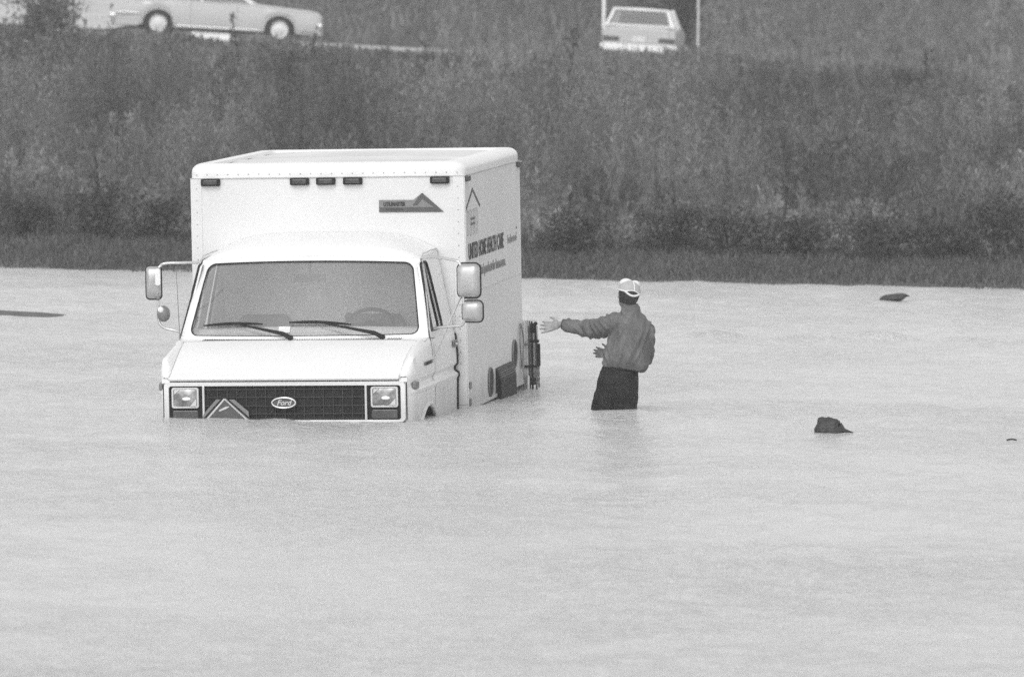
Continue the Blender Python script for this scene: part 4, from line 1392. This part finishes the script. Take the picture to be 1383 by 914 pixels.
def weeds(px, py, pz, H, tone, nleaf, spread, lsize, seed, upright=0.8):
    """stems with leaves up their length; every plant its own height and tone"""
    r = np.random.default_rng(seed)
    n = len(px)
    lean = r.normal(0, 0.10, (n, 2))
    # stems: two crossed narrow quads
    base = np.stack([px, py, pz], 1)
    top = base + np.stack([lean[:, 0] * H, lean[:, 1] * H, H], 1)
    an = r.uniform(0, np.pi, n)
    s = np.stack([np.cos(an), np.sin(an), np.zeros(n)], 1)
    V1 = quads(base, top - base, s, np.ones(n), np.full(n, 0.016))
    T1 = np.repeat(tone * 0.8, 4)
    # leaves
    k = np.repeat(np.arange(n), nleaf)
    m_ = len(k)
    t = 1 - r.uniform(0, 1, m_) ** 1.4 * 0.95
    rad = spread[k] * (1.15 - t) * r.uniform(0.2, 1.1, m_) * H[k]
    az = r.uniform(0, 2 * np.pi, m_)
    out = np.stack([np.cos(az), np.sin(az), np.zeros(m_)], 1)
    c = base[k] + (top - base)[k] * t[:, None] + out * rad[:, None]
    d = unit(out * r.uniform(0.2, 0.9, m_)[:, None] + np.array([0, 0, 1.0]) * r.normal(upright, 0.45, m_)[:, None])
    sv = unit(np.cross(d, unit(r.normal(0, 1, (m_, 3)))))
    L = lsize * r.uniform(0.6, 1.5, m_); W = L * r.uniform(0.22, 0.42, m_)
    V2 = quads(c, d, sv, L, W)
    T2 = np.repeat(tone[k] * r.uniform(0.8, 1.22, m_), 4)
    V = np.concatenate([V1, V2]); T = np.concatenate([T1, T2])
    return V, T


def quad_obj(name, V, T, m, parent=None):
    return raw_mesh(name, V, np.arange(len(V), dtype=np.int32).reshape(-1, 4), m, tone=T, parent=parent)


# dense weeds on the slope
N = 17000
px = rng.uniform(-17, 17, N); d = 3.2 + rng.uniform(0, 1, N) ** 1.25 * 54
py = shore(px) + d
edge = 0.9 * (field(px, py * 0 + 3, 0.9, 5) - 0.4)
keep = d > 3.3 + edge
px, py, d = px[keep], py[keep], d[keep]
f1 = field(px, py, 0.42, 21); f2 = field(px, py, 1.6, 22); f3 = 0.6 * field(px, py * 0.35, 1.2, 23) + 0.4 * field(px, py * 0.3, 3.4, 24)
H = np.interp(d, [3, 6, 12, 20, 28, 36, 42, 47, 60], [0.22, 0.34, 0.62, 1.05, 1.10, 0.75, 0.40, 0.16, 0.10]) * (0.35 + 1.15 * f1) * rng.uniform(0.6, 1.3, len(px))
H = H + np.clip((d - 38) / 8, 0, 1) * np.clip((px - 0.3) / 1.5, 0, 1) * 0.30 * rng.uniform(0.4, 1.3, len(px)) * (0.4 + f1)
tone = (0.05 + 0.24 * f3 ** 1.3 + 0.05 * (f2 - 0.5)) * np.exp(rng.normal(0, 0.20, len(px)))
tone = np.clip(tone * np.interp(d, [3, 8, 25, 40, 60], [1.5, 1.35, 1.1, 0.95, 1.5]), 0.018, 0.38)  # tone lifted against shade at the foot, and like haze near the road
V, T = weeds(px, py, ground_z(px, py), H, tone, 42, np.full(len(px), 0.24), 0.060, 31, upright=1.1)
tag(quad_obj("weeds", V, T, LEAF), kind="stuff", label="tall wet weeds and brush covering the far bank")

# short grass between the weeds and the water, and along the road
N = 70000
px = rng.uniform(-17, 17, N); d = rng.uniform(-0.12, 4.6, N) ; py = shore(px) + d
f2 = field(px, py, 2.2, 41)
H = 0.05 + 0.07 * rng.uniform(0, 1, N) + 0.05 * f2
H = H * np.clip(0.45 + d, 0.4, 1)
az = rng.uniform(0, 6.28, N)
c = np.stack([px, py, ground_z(px, py) - 0.01], 1)
dd = unit(np.stack([rng.normal(0, .35, N), rng.normal(0, .35, N), np.ones(N)], 1))
V = quads(c, dd, np.stack([np.cos(az), np.sin(az), 0 * az], 1), H, np.full(N, 0.022))
T = np.repeat(np.clip((0.125 + 0.05 * (f2 - .5)) * rng.uniform(.6, 1.4, N), .03, .25), 4)
tag(quad_obj("bank_grass", V, T, GRASS), kind="stuff", label="short grass strip along the waterline of the far bank")
N = 42000
px = rng.uniform(-22, 22, N); py = rng.uniform(126, 142, N)
py = np.where(rng.uniform(0, 1, N) < 0.35, rng.uniform(171, 215, N), py)
f2 = field(px, py, 0.8, 43)
H = (0.04 + 0.09 * rng.uniform(0, 1, N)) * (0.5 + f2) * np.where(py > 170, 4.5, 1.0)
H = np.where((px < -8.5) & (py > 170) & (py < 198), 0.05, H)
tall = np.where((px > -7.4) & (px < -6.1), 0.0, 1.0) * np.clip(np.abs(px + 3.4) - 2.6, 0, 1) * (py > 135) * (py < 142)     # weeds hide the road edge except on the open shoulder
tall = np.maximum(tall, 0.45 * (f2 > 0.5) * (py > 137) * (py < 142) * ((px < -7.4) | (px > -6.1)) * (px > -10))
H = H + tall * rng.uniform(0.10, 0.42, N) * (0.4 + f2) * np.where(px < -6, 0.8, 1.1) * (px > -10)
az = rng.uniform(0, 6.28, N)
c = np.stack([px, py, ground_z(px, py) - 0.01], 1)
dd = unit(np.stack([rng.normal(0, .4, N), rng.normal(0, .4, N), np.ones(N)], 1))
V = quads(c, dd, np.stack([np.cos(az), np.sin(az), 0 * az], 1), H, np.where(py > 170, 0.12, 0.045))
T = np.repeat(np.clip((0.18 + 0.12 * (f2 - .5)) * rng.uniform(.6, 1.4, N), .04, .45), 4)
tag(quad_obj("roadside_grass", V, T, GRASS), kind="stuff", label="rough pale grass beside and beyond the gravel road")
# far scrub beyond the road
N = 2600
px = rng.uniform(-34, 34, N); py = rng.uniform(174, 250, N)
keep = ~((px < -9) & (py < 200)); px, py = px[keep], py[keep]
f1 = field(px, py, 0.18, 51)
H = 0.5 + 1.6 * f1 * rng.uniform(0.5, 1.2, len(px))
V, T = weeds(px, py, ground_z(px, py), H, np.clip(0.11 + 0.15 * field(px, py, .6, 52), .04, .4) * rng.uniform(.8, 1.2, len(px)), 80, np.full(len(px), 0.35), 0.14, 53)
tag(quad_obj("far_scrub", V, T, LEAF), kind="stuff", label="hazy scrub on the rise beyond the gravel road")

def at(px_, py_, y):
    """point on the line of sight through a picture position, at depth y"""
    X_, Y_ = px_ - 691.5, py_ - 457
    c_, s_ = math.cos(ROLL), math.sin(ROLL)
    a = (X_ * c_ + Y_ * s_) / F_PX; b = -(-X_ * s_ + Y_ * c_) / F_PX
    v = cam_right * 0 + ex * a + up0 * b + fwd
    return Vector((0, 0, CAM_H)) + v * (y / v.y)


# bushes and saplings one can tell apart
def bush(name, x, y, r, h, tone, n, label, seed, lsize=0.10, trunk=True, cat="bush", group=None):
    z = float(ground_z(x, y))
    root = empty(name, (x, y, z), label=label, cat=cat, group=group)
    rr = np.random.default_rng(seed)
    st = MB()
    tips = []
    for k in range(7):
        az = 2 * math.pi * k / 7 + rr.uniform(-.4, .4); e = rr.uniform(0.3, 0.9)
        p1 = Vector((math.cos(az) * r * e * .4, math.sin(az) * r * e * .4, h * .45)); p2 = Vector((math.cos(az) * r * e, math.sin(az) * r * e, h * rr.uniform(.65, .95)))
        st.tube([(0, 0, -0.05), p1, p2], [0.025, 0.015, 0.006], 5); tips += [p1, p2, p1.lerp(p2, .5)]
    st.build("stems", BARK, root, smooth=60)
    # clumps
    nc = 26
    cen = np.stack([rr.normal(0, .45, nc) * r, rr.normal(0, .45, nc) * r, h * rr.beta(2.2, 1.6, nc)], 1)
    k = rr.integers(0, nc, n)
    c = cen[k] + rr.normal(0, 1, (n, 3)) * np.array([r * .24, r * .24, h * .12])
    c[:, 2] = np.clip(c[:, 2], 0.02, None)
    d = unit(rr.normal(0, 1, (n, 3)) + np.array([0, 0, .5]))
    s = unit(np.cross(d, rr.normal(0, 1, (n, 3))))
    L = lsize * rr.uniform(.6, 1.4, n)
    V = quads(c, d, s, L, L * rr.uniform(.3, .55, n))
    T = np.repeat(tone * (0.8 + 0.4 * rr.uniform(0, 1, nc))[k] * rr.uniform(.75, 1.3, n), 4)
    quad_obj("foliage", V, T, LEAF, root)
    return root


def sapling(x, y, h, label, seed, tone=0.13, leaf=46, lean=0.04, r0=0.035):
    z = float(ground_z(x, y))
    root = empty("sapling", (x, y, z), label=label, cat="tree", group="bare thin saplings on the bank")
    rr = np.random.default_rng(seed)
    tk = MB()
    pts = [Vector((lean * h * t + 0.05 * math.sin(5 * t + seed), 0.03 * math.sin(4 * t), h * t - 0.05)) for t in np.linspace(0, 1, 9)]
    tk.tube(pts, [lerp(r0, r0 * .25, t) for t in np.linspace(0, 1, 9)], 7)
    tk.build("trunk", BARK, root, smooth=60)
    bt = []
    for k in range(12):
        t = rr.uniform(.25, .98); p = pts[int(t * 8)]
        az = rr.uniform(0, 6.28); q = p + Vector((math.cos(az) * .22 * h * (1.1 - t), math.sin(az) * .22 * h * (1.1 - t), h * rr.uniform(.08, .22)))
        br = MB()
        br.tube([p, p.lerp(q, .5) + Vector((0, 0, -.02)), q], [r0 * .4, r0 * .28, r0 * .12], 5); bt += [(p, q)]
        br.build("branch", BARK, root, smooth=60)
    n = leaf
    pq = [bt[i] for i in rr.integers(0, len(bt), n)]
    f = rr.uniform(.3, 1.1, n)
    c = np.array([list(p.lerp(q, ff)) for (p, q), ff in zip(pq, f)]) + rr.normal(0, .05, (n, 3))
    d = unit(rr.normal(0, 1, (n, 3)) + np.array([0, 0, .3])); s = unit(np.cross(d, rr.normal(0, 1, (n, 3))))
    L = 0.10 * rr.uniform(.6, 1.3, n)
    quad_obj("crown", quads(c, d, s, L, L * .45), np.repeat(tone * rr.uniform(.6, 1.4, n), 4), LEAF, root)
    return root


def on_slope(pxx, pyy):
    """where the line of sight through a picture position meets the bank"""
    best = None
    for y in np.arange(80, 260, 0.25):
        p = at(pxx, pyy, y)
        if p.z <= float(ground_z(p.x, p.y)): return p.x, p.y
    return p.x, p.y


DK = [(985, 352, 1.00, 0.95, "wide dark bush at the bank's foot, just right of the man's cap"),
      (905, 349, 0.75, 0.80, "dark bush at the foot of the bank straight above the man's cap"),
      (1075, 353, 0.70, 0.75, "low dark bush on the bank midway between the man's cap and the flat rock"),
      (1180, 357, 0.95, 0.85, "dark bush at the bank's foot directly above the flat rock in the water"),
      (1275, 356, 0.80, 0.62, "smaller dark bush at the foot of the bank near the right edge"),
      (1345, 354, 0.90, 1.20, "tall dim bush at the foot of the bank at the right edge"),
      (40, 322, 0.80, 0.75, "dark bush at the foot of the bank at the far left edge"),
      (130, 327, 0.95, 0.95, "dark bush at the bank's foot below the thin sapling left of the truck"),
      (215, 330, 0.70, 0.80, "dark bush at the foot of the bank just left of the truck's box"),
      (770, 345, 0.75, 0.70, "dark bush at the foot of the bank just right of the truck's box")]
for i, (bx, by, r, h, lb) in enumerate(DK):
    x, y = on_slope(bx, by)
    bush("bush", x, y + 0.3, r * 0.62, h * 0.72, 0.075, 1500, lb, 100 + i, 0.06, group="dark bushes along the foot of the bank")  # dark leaf tone stands in for shade low in the brush
SP = [(128, 318, 1.35, "thin dark sapling on the bank left of the truck's box"), (322, 130, 1.55, "slim sapling on the bank in front of the light sedan's middle"),
      (427, 118, 1.1, "slim sapling on the bank in front of the sedan's bonnet"), (773, 160, 1.8, "slender dark sapling on the upper bank left of the rear-view wagon"),
      (640, 150, 1.2, "faint sapling on the upper bank between the two cars"), (1240, 190, 1.6, "faint sapling on the upper bank at the right"),
      (1060, 330, 1.5, "leaning sapling near the foot of the bank right of the man"), (575, 130, 1.1, "short sapling on the upper bank above the truck's box")]
for i, (bx, by, h, lb) in enumerate(SP):
    x, y = on_slope(bx, by)
    sapling(x, y, h, lb, 200 + i, r0=0.030, lean=rng.uniform(-.05, .06))
x, y = on_slope(62, 66)
bush("round_bush", x, y, 0.85, 1.15, 0.13, 2200, "round pale bush in front of the bright drive at the upper left", 301, 0.10)
x, y = on_slope(20, 118)
bush("leafy_bush", x, y, 0.9, 1.0, 0.10, 2200, "leafy bush on the bank at the upper left edge", 302, 0.10)

# ================================================================== parked cars on the road
CARP = mat("pale_car_paint", 0.46, 0.3, var=0.05, scale=2, coat=0.3)  # tone lowered to carry the shade on the body sides
CARW = mat("white_car_paint", 0.80, 0.3, var=0.03, scale=2, coat=0.3)
CGLASS = glass_mat("car_glass", fog=0.16, foggrey=0.25, rough=0.35)
TAIL = mat("dark_tail_lamp", 0.05, 0.3, var=0.3, scale=12)


def car_wheel(root, x, y, r=0.335, wdt=0.2, sgn=1):
    mb = MB()
    rings = []
    for k in range(29):
        t = 2 * math.pi * k / 28
        rings.append([(x + q * math.cos(t), y + a * sgn, r + q * math.sin(t)) for a, q in ((0.0, r * .60), (wdt * .48, r * .62), (wdt * .5, r * .86), (wdt * .34, r), (-wdt * .34, r), (-wdt * .5, r * .86), (-wdt * .5, r * .3))])
    mb.loft(rings, cap=False)
    ty = mb.build("wheel", RUBBER, root, smooth=50)
    mb = MB()
    mb.loft([[Vector((x + q * math.cos(t), y + a * sgn, r + q * math.sin(t))) for t in np.linspace(0, 2 * math.pi, 25)[:-1]] for a, q in ((wdt * .40, r * .62), (wdt * .47, r * .58), (wdt * .42, r * .40), (wdt * .5, r * .26), (wdt * .5, r * .08))])
    mb.build("hubcap", SILVER, ty, smooth=40)
    mb = MB(); ring = [Vector((x + r * .6 * math.cos(t), y + wdt * .49 * sgn, r + r * .6 * math.sin(t))) for t in np.linspace(0, 2 * math.pi, 29)]
    mb.tube(ring, 0.012, 6, cap=False); mb.build("wheel_trim", CHROME, ty, smooth=60)


def car_body(root, L, Wd, prof, wheels, paint, sill=0.24, belt=0.62):
    """lower body lofted along its length; prof: (x, top z, half width factor)"""
    mb = MB()
    rings = []
    xs_ = np.unique(np.concatenate([np.linspace(0, L, 40)] + [[wx - .375, wx + .375] for wx in wheels]))
    for x in xs_:
        zt = interp(x, [p[0] for p in prof], [p[1] for p in prof]); hw = Wd / 2 * interp(x, [p[0] for p in prof], [p[2] for p in prof])
        bot = sill
        for wx in wheels:
            q = 0.375 ** 2 - (x - wx) ** 2
            if q > 0: bot = max(bot, 0.335 + math.sqrt(q) * 0.90)
        bot = min(bot, zt - 0.12)
        sec = [(0.86, bot), (0.97, bot + 0.02), (1.0, lerp(bot, zt, .35)), (0.995, lerp(bot, zt, .70)), (0.97, zt - 0.05), (0.90, zt - 0.005), (0.5, zt + 0.025), (0, zt + 0.032)]
        full = [Vector((x, hw * a, z)) for a, z in sec] + [Vector((x, -hw * a, z)) for a, z in sec[::-1][1:]]
        rings.append(full)
    mb.loft(rings)
    return mb.build("body", paint, root, smooth=35)


def cabin(root, pts, Wd, paint, hb, ht, zb, zt):
    """greenhouse: pts = base front, roof front, roof rear, base rear (x)"""
    bf, rf, rr_, br = pts
    def c(x, y, z): return Vector((x, y, z))
    roof = MB()
    roof.loft([[c(lerp(rf, rr_, i / 8), ht * s, zt - 0.05 * abs(s) ** 3) for s in np.linspace(-1, 1, 13)] for i in range(9)], cap=False, closed=False)
    ro = roof.build("roof", paint, root, smooth=60)
    so = ro.modifiers.new("thick", 'SOLIDIFY'); so.thickness = 0.05
    mid = (rf + rr_) / 2
    for s in (-1, 1):
        for (a, b) in (((bf, hb), (rf, ht)), ((mid, hb), (mid, ht)), ((br, hb), (rr_, ht))):
            mb = MB(); mb.tube([c(a[0], s * a[1], zb), c(b[0], s * b[1], zt - 0.06)], 0.032, 6); mb.build("pillar", paint, root, smooth=60)
        for x0, x1, r0, r1 in ((bf + .06, mid - .03, rf + .06, mid - .03), (mid + .03, br - .06, mid + .03, rr_ - .06)):
            mb = MB(); mb.add([c(x0, s * hb, zb), c(x1, s * hb, zb), c(r1, s * ht * .985, zt - .07), c(r0, s * ht * .985, zt - .07)], [(0, 1, 2, 3)])
            mb.build("window", CGLASS, root)
    for (xb, xr, nm) in ((bf, rf, "windscreen"), (br, rr_, "rear_window")):
        mb = MB(); mb.add([c(xb, -hb * .95, zb), c(xb, hb * .95, zb), c(xr, ht * .95, zt - .05), c(xr, -ht * .95, zt - .05)], [(0, 1, 2, 3)])
        mb.build(nm, CGLASS, root)
    mb = MB(); mb.box(((bf + br) / 2, 0, zb - .03), (br - bf, hb * 1.9, 0.04)); mb.box((mid + .1, 0, zb + .1), (.12, hb * 1.5, .35))
    mb.build("seats", CABIN, root)


# sedan, seen from its right-hand side, nose to the right of the picture
pw = at(376.5, 61.0, 150.0); pl_ = at(213.5, 52.0, 150.0)
sed = empty("sedan", (0, 0, 0), label="pale sedan parked side-on above the bank at the upper left, roof out of the picture", cat="car")
dirv = (pw - pl_).normalized()
xax = -Vector((dirv.x, 0.0, dirv.z)).normalized()      # local +x runs from nose to tail
yax = Vector((0, -1, 0)); zax = xax.cross(yax).normalized()
if zax.z < 0: zax = -zax
yax = zax.cross(xax).normalized()
Ms = Matrix.Identity(4)
for i in range(3): Ms[i][0], Ms[i][1], Ms[i][2] = xax[i], yax[i], zax[i]
FW, RW = 0.98, 3.86
org = pw - xax * FW - zax * 0.0 - yax * 0.86 + Vector((0, 0, 0.02))
Ms.translation = org
sed.matrix_world = Ms
car_body(sed, 4.98, 1.88, [(0, .64, .92), (.06, .74, .96), (.3, .79, .98), (1.0, .84, 1), (1.7, .90, 1), (3.6, .92, 1), (4.4, .88, .98), (4.9, .82, .93), (4.98, .70, .90)], (FW, RW), CARP)
cabin(sed, (1.65, 2.35, 3.35, 4.15), 1.88, CARW, 0.82, 0.66, 0.91, 1.38)
for s in (1, -1):
    for wx in (FW, RW):
        car_wheel(sed, wx, s * 0.82, sgn=s)
        mb = MB(); mb.tube([Vector((wx + .38 * math.cos(t), s * 0.935, .335 + .35 * math.sin(t))) for t in np.linspace(-0.1, math.pi + .1, 20)], 0.022, 6)
        mb.build("arch_trim", CHROME, sed, smooth=60)
    for x0, x1, z in ((FW + .46, RW - .46, .30), (0.12, FW - .46, .36), (RW + .46, 4.85, .56)):
        mb = MB(); mb.tube([(x0, s * .945, z), (x1, s * .945, z)], 0.022, 6); mb.build("side_trim", CHROME, sed, smooth=60)
    mb = MB(); mb.tube([(2.0, s * .945, .32), (2.0, s * .945, .88)], 0.006, 5); mb.tube([(3.1, s * .945, .32), (3.1, s * .945, .88)], 0.006, 5)
    mb.build("door_seam", TRIM, sed)
for x in (-0.05, 5.03):
    mb = MB(); mb.prism(rrect(-.94, -.07, .94, .07, .05), lambda a, b, d: Vector((x + d + 0.10 * (a * a) * (1 if x < 1 else -1), a, .47 + b)), -.05, .06); mb.build("bumper", CHROME, sed, smooth=40)
for s in (1, -1):
    mb = MB(); mb.box((0.02, s * .66, .62), (.06, .30, .13)); mb.build("headlight", LAMP, sed, bevel=.02)
    mb = MB(); mb.box((4.99, s * .66, .68), (.05, .34, .12)); mb.build("tail_light", TAIL, sed, bevel=.015)
mb = MB(); mb.box((.02, 0, .60), (.05, .95, .13)); mb.build("car_grille", STEEL, sed)

# station wagon, seen from behind
wc = at(861, 86.0, 160.0)
wag = empty("station_wagon", (wc.x, wc.y, wc.z), label="pale station wagon seen from behind on the road above the bank, right of centre", cat="car")
yaw = math.radians(-4.5)
sl = 0.045
xa = Vector((math.sin(yaw) * -1.0, math.cos(yaw), 0)); xa = Vector((-math.sin(yaw), math.cos(yaw), 0.0))   # +x local = away (towards the nose)
ya = Vector((-math.cos(yaw), -math.sin(yaw), sl)).normalized(); za = xa.cross(ya).normalized()
Mw = Matrix.Identity(4)
for i in range(3): Mw[i][0], Mw[i][1], Mw[i][2] = xa[i], ya[i], za[i]
Mw.translation = wc
wag.matrix_world = Mw
car_body(wag, 5.1, 1.92, [(0, .88, .96), (.15, .93, .99), (3.4, .94, 1), (4.3, .86, .98), (4.9, .76, .94), (5.1, .64, .90)], (1.15, 4.1), CARP, sill=.26)
for s in (1, -1):
    for wx in (1.15, 4.1): car_wheel(wag, wx, s * 0.83, sgn=s)
# tall rear greenhouse
roof = MB(); roof.loft([[Vector((x, .70 * s, 1.40 - 0.06 * abs(s) ** 3)) for s in np.linspace(-1, 1, 13)] for x in np.linspace(0.22, 2.9, 9)], cap=False, closed=False)
ro = roof.build("roof", CARW, wag, smooth=60); so = ro.modifiers.new("thick", 'SOLIDIFY'); so.thickness = .06
for s in (1, -1):
    for (a, b) in (((0.05, .84), (.24, .66)), ((1.2, .86), (1.25, .69)), ((2.2, .86), (2.2, .69)), ((3.4, .84), (2.85, .67))):
        mb = MB(); mb.tube([(a[0], s * a[1], .92), (b[0], s * b[1], 1.36)], .045, 6); mb.build("pillar", CARW, wag, smooth=60)
    for x0, x1, r0, r1 in ((.15, 1.15, .32, 1.2), (1.25, 2.15, 1.3, 2.15), (2.25, 3.3, 2.25, 2.8)):
        mb = MB(); mb.add([(x0, s * .85, .94), (x1, s * .85, .94), (r1, s * .69, 1.34), (r0, s * .69, 1.34)], [(0, 1, 2, 3)]); mb.build("window", CGLASS, wag)
    mb = MB(); mb.box((-.01, s * .70, .60), (.05, .42, .13)); mb.build("tail_light", TAIL, wag, bevel=.02)
mb = MB(); mb.add([(.06, -.78, .95), (.06, .78, .95), (.23, .64, 1.34), (.23, -.64, 1.34)], [(0, 1, 2, 3)]); mb.build("rear_window", CGLASS, wag)
mb = MB()
fr = [(.045, -.80, .945), (.045, .80, .945), (.22, .655, 1.35), (.22, -.655, 1.35)]
mb.tube(fr + [fr[0]], .040, 6, cap=False); mb.build("window_surround", CARW, wag, smooth=60)
mb = MB(); mb.add([(3.42, -.8, .94), (3.42, .8, .94), (2.86, .64, 1.36), (2.86, -.64, 1.36)], [(0, 1, 2, 3)]); mb.build("windscreen", CGLASS, wag)
mb = MB(); mb.box((-.012, 0, .70), (.03, 1.5, .36)); tg = mb.build("tailgate", CARP, wag, bevel=.03)
mb = MB(); mb.box((-.035, 0, .60), (.02, .34, .14)); mb.build("number_plate", SILVER, wag, bevel=.006)
for x in (-.12, 5.15):
    mb = MB(); mb.prism(rrect(-.97, -.085, .97, .085, .05), lambda a, b, d: Vector((x + d + .08 * a * a * (1 if x < 1 else -1), a, .40 + b)), -.05, .07); mb.build("bumper", CAPM, wag, smooth=40)  # plain white stands in for the bright reflection on chrome
mb = MB(); mb.box((1.4, 0, .93), (2.4, 1.5, .05)); mb.box((2.4, 0, 1.05), (.12, 1.3, .36)); mb.build("seats", CABIN, wag)
mb = MB(); mb.box((2.5, 0, .24), (4.2, 1.4, .14)); mb.build("underbody", BLACK, wag)
mb = MB(); mb.box((2.5, 0, .26), (4.0, 1.4, .14)); mb.build("underbody", BLACK, sed)
# slim posts either side of the wagon, dark tree behind it
for (qx, qb, dep_, lb) in ((815.5, 32, 166.0, "short pale post standing left of the station wagon"), (942.5, 66, 158.5, "slim pale post standing right of the station wagon")):
    p = at(qx, qb, dep_)
    z = min(p.z, float(ground_z(p.x, p.y)))
    mb = MB(); mb.tube([(0, 0, 0), (0, 0, 2.2)], 0.028 if qx > 900 else 0.05, 8); mb.box((0, 0, 2.2), (.09, .09, .05))
    o = mb.build("pale_post", CARW if qx < 900 else SILVER, None, smooth=60); o.location = (p.x, p.y, z)
    tag(o, lb, "post")
p = at(925, 62, 166.0)
bush("dark_evergreen", p.x, p.y, 0.42, 2.6, 0.025, 1500, "dark narrow evergreen standing behind the right side of the wagon", 401, 0.11, cat="tree")
p = at(893, 30, 172.0)
bush("dark_evergreen", p.x, p.y, 0.75, 2.5, 0.03, 1300, "broad dark evergreen rising behind the wagon's roof", 402, 0.11, cat="tree")
# bright strip lying on the grass in front of the sedan
p = at(285, 50, 141.5)
mb = MB()
mb.prism(rrect(-.43, -.12, .43, .06, .05), lambda a, b, d: Vector((a, d + 0.03 * math.sin(a * 7), 0.10 + b + .03 * math.sin(a * 9 + 1) - 0.05 * a)), -.06, .06)
o = mb.build("white_sheet", CARW, None, bevel=.02); o.location = (p.x, p.y, p.z - 0.04)
tag(o, "crumpled white sheet lying on the verge below the sedan's door", "litter")

# ================================================================== rain haze
HAZE = bpy.data.materials.new("rain_haze")
HAZE.use_nodes = True
n = HAZE.node_tree.nodes; l = HAZE.node_tree.links
n.remove(n["Principled BSDF"])
vp = n.new("ShaderNodeVolumePrincipled")
vp.inputs["Color"].default_value = (0.95, 0.95, 0.95, 1)
vp.inputs["Density"].default_value = 0.0009
vp.inputs["Anisotropy"].default_value = 0.2
l.new(vp.outputs[0], n["Material Output"].inputs["Volume"])
mb = MB(); mb.box((0, 135, 9.5), (290, 400, 26))
hz = mb.build("haze", HAZE, None)
tag(hz, "thin grey rain haze over the whole scene", kind="stuff")
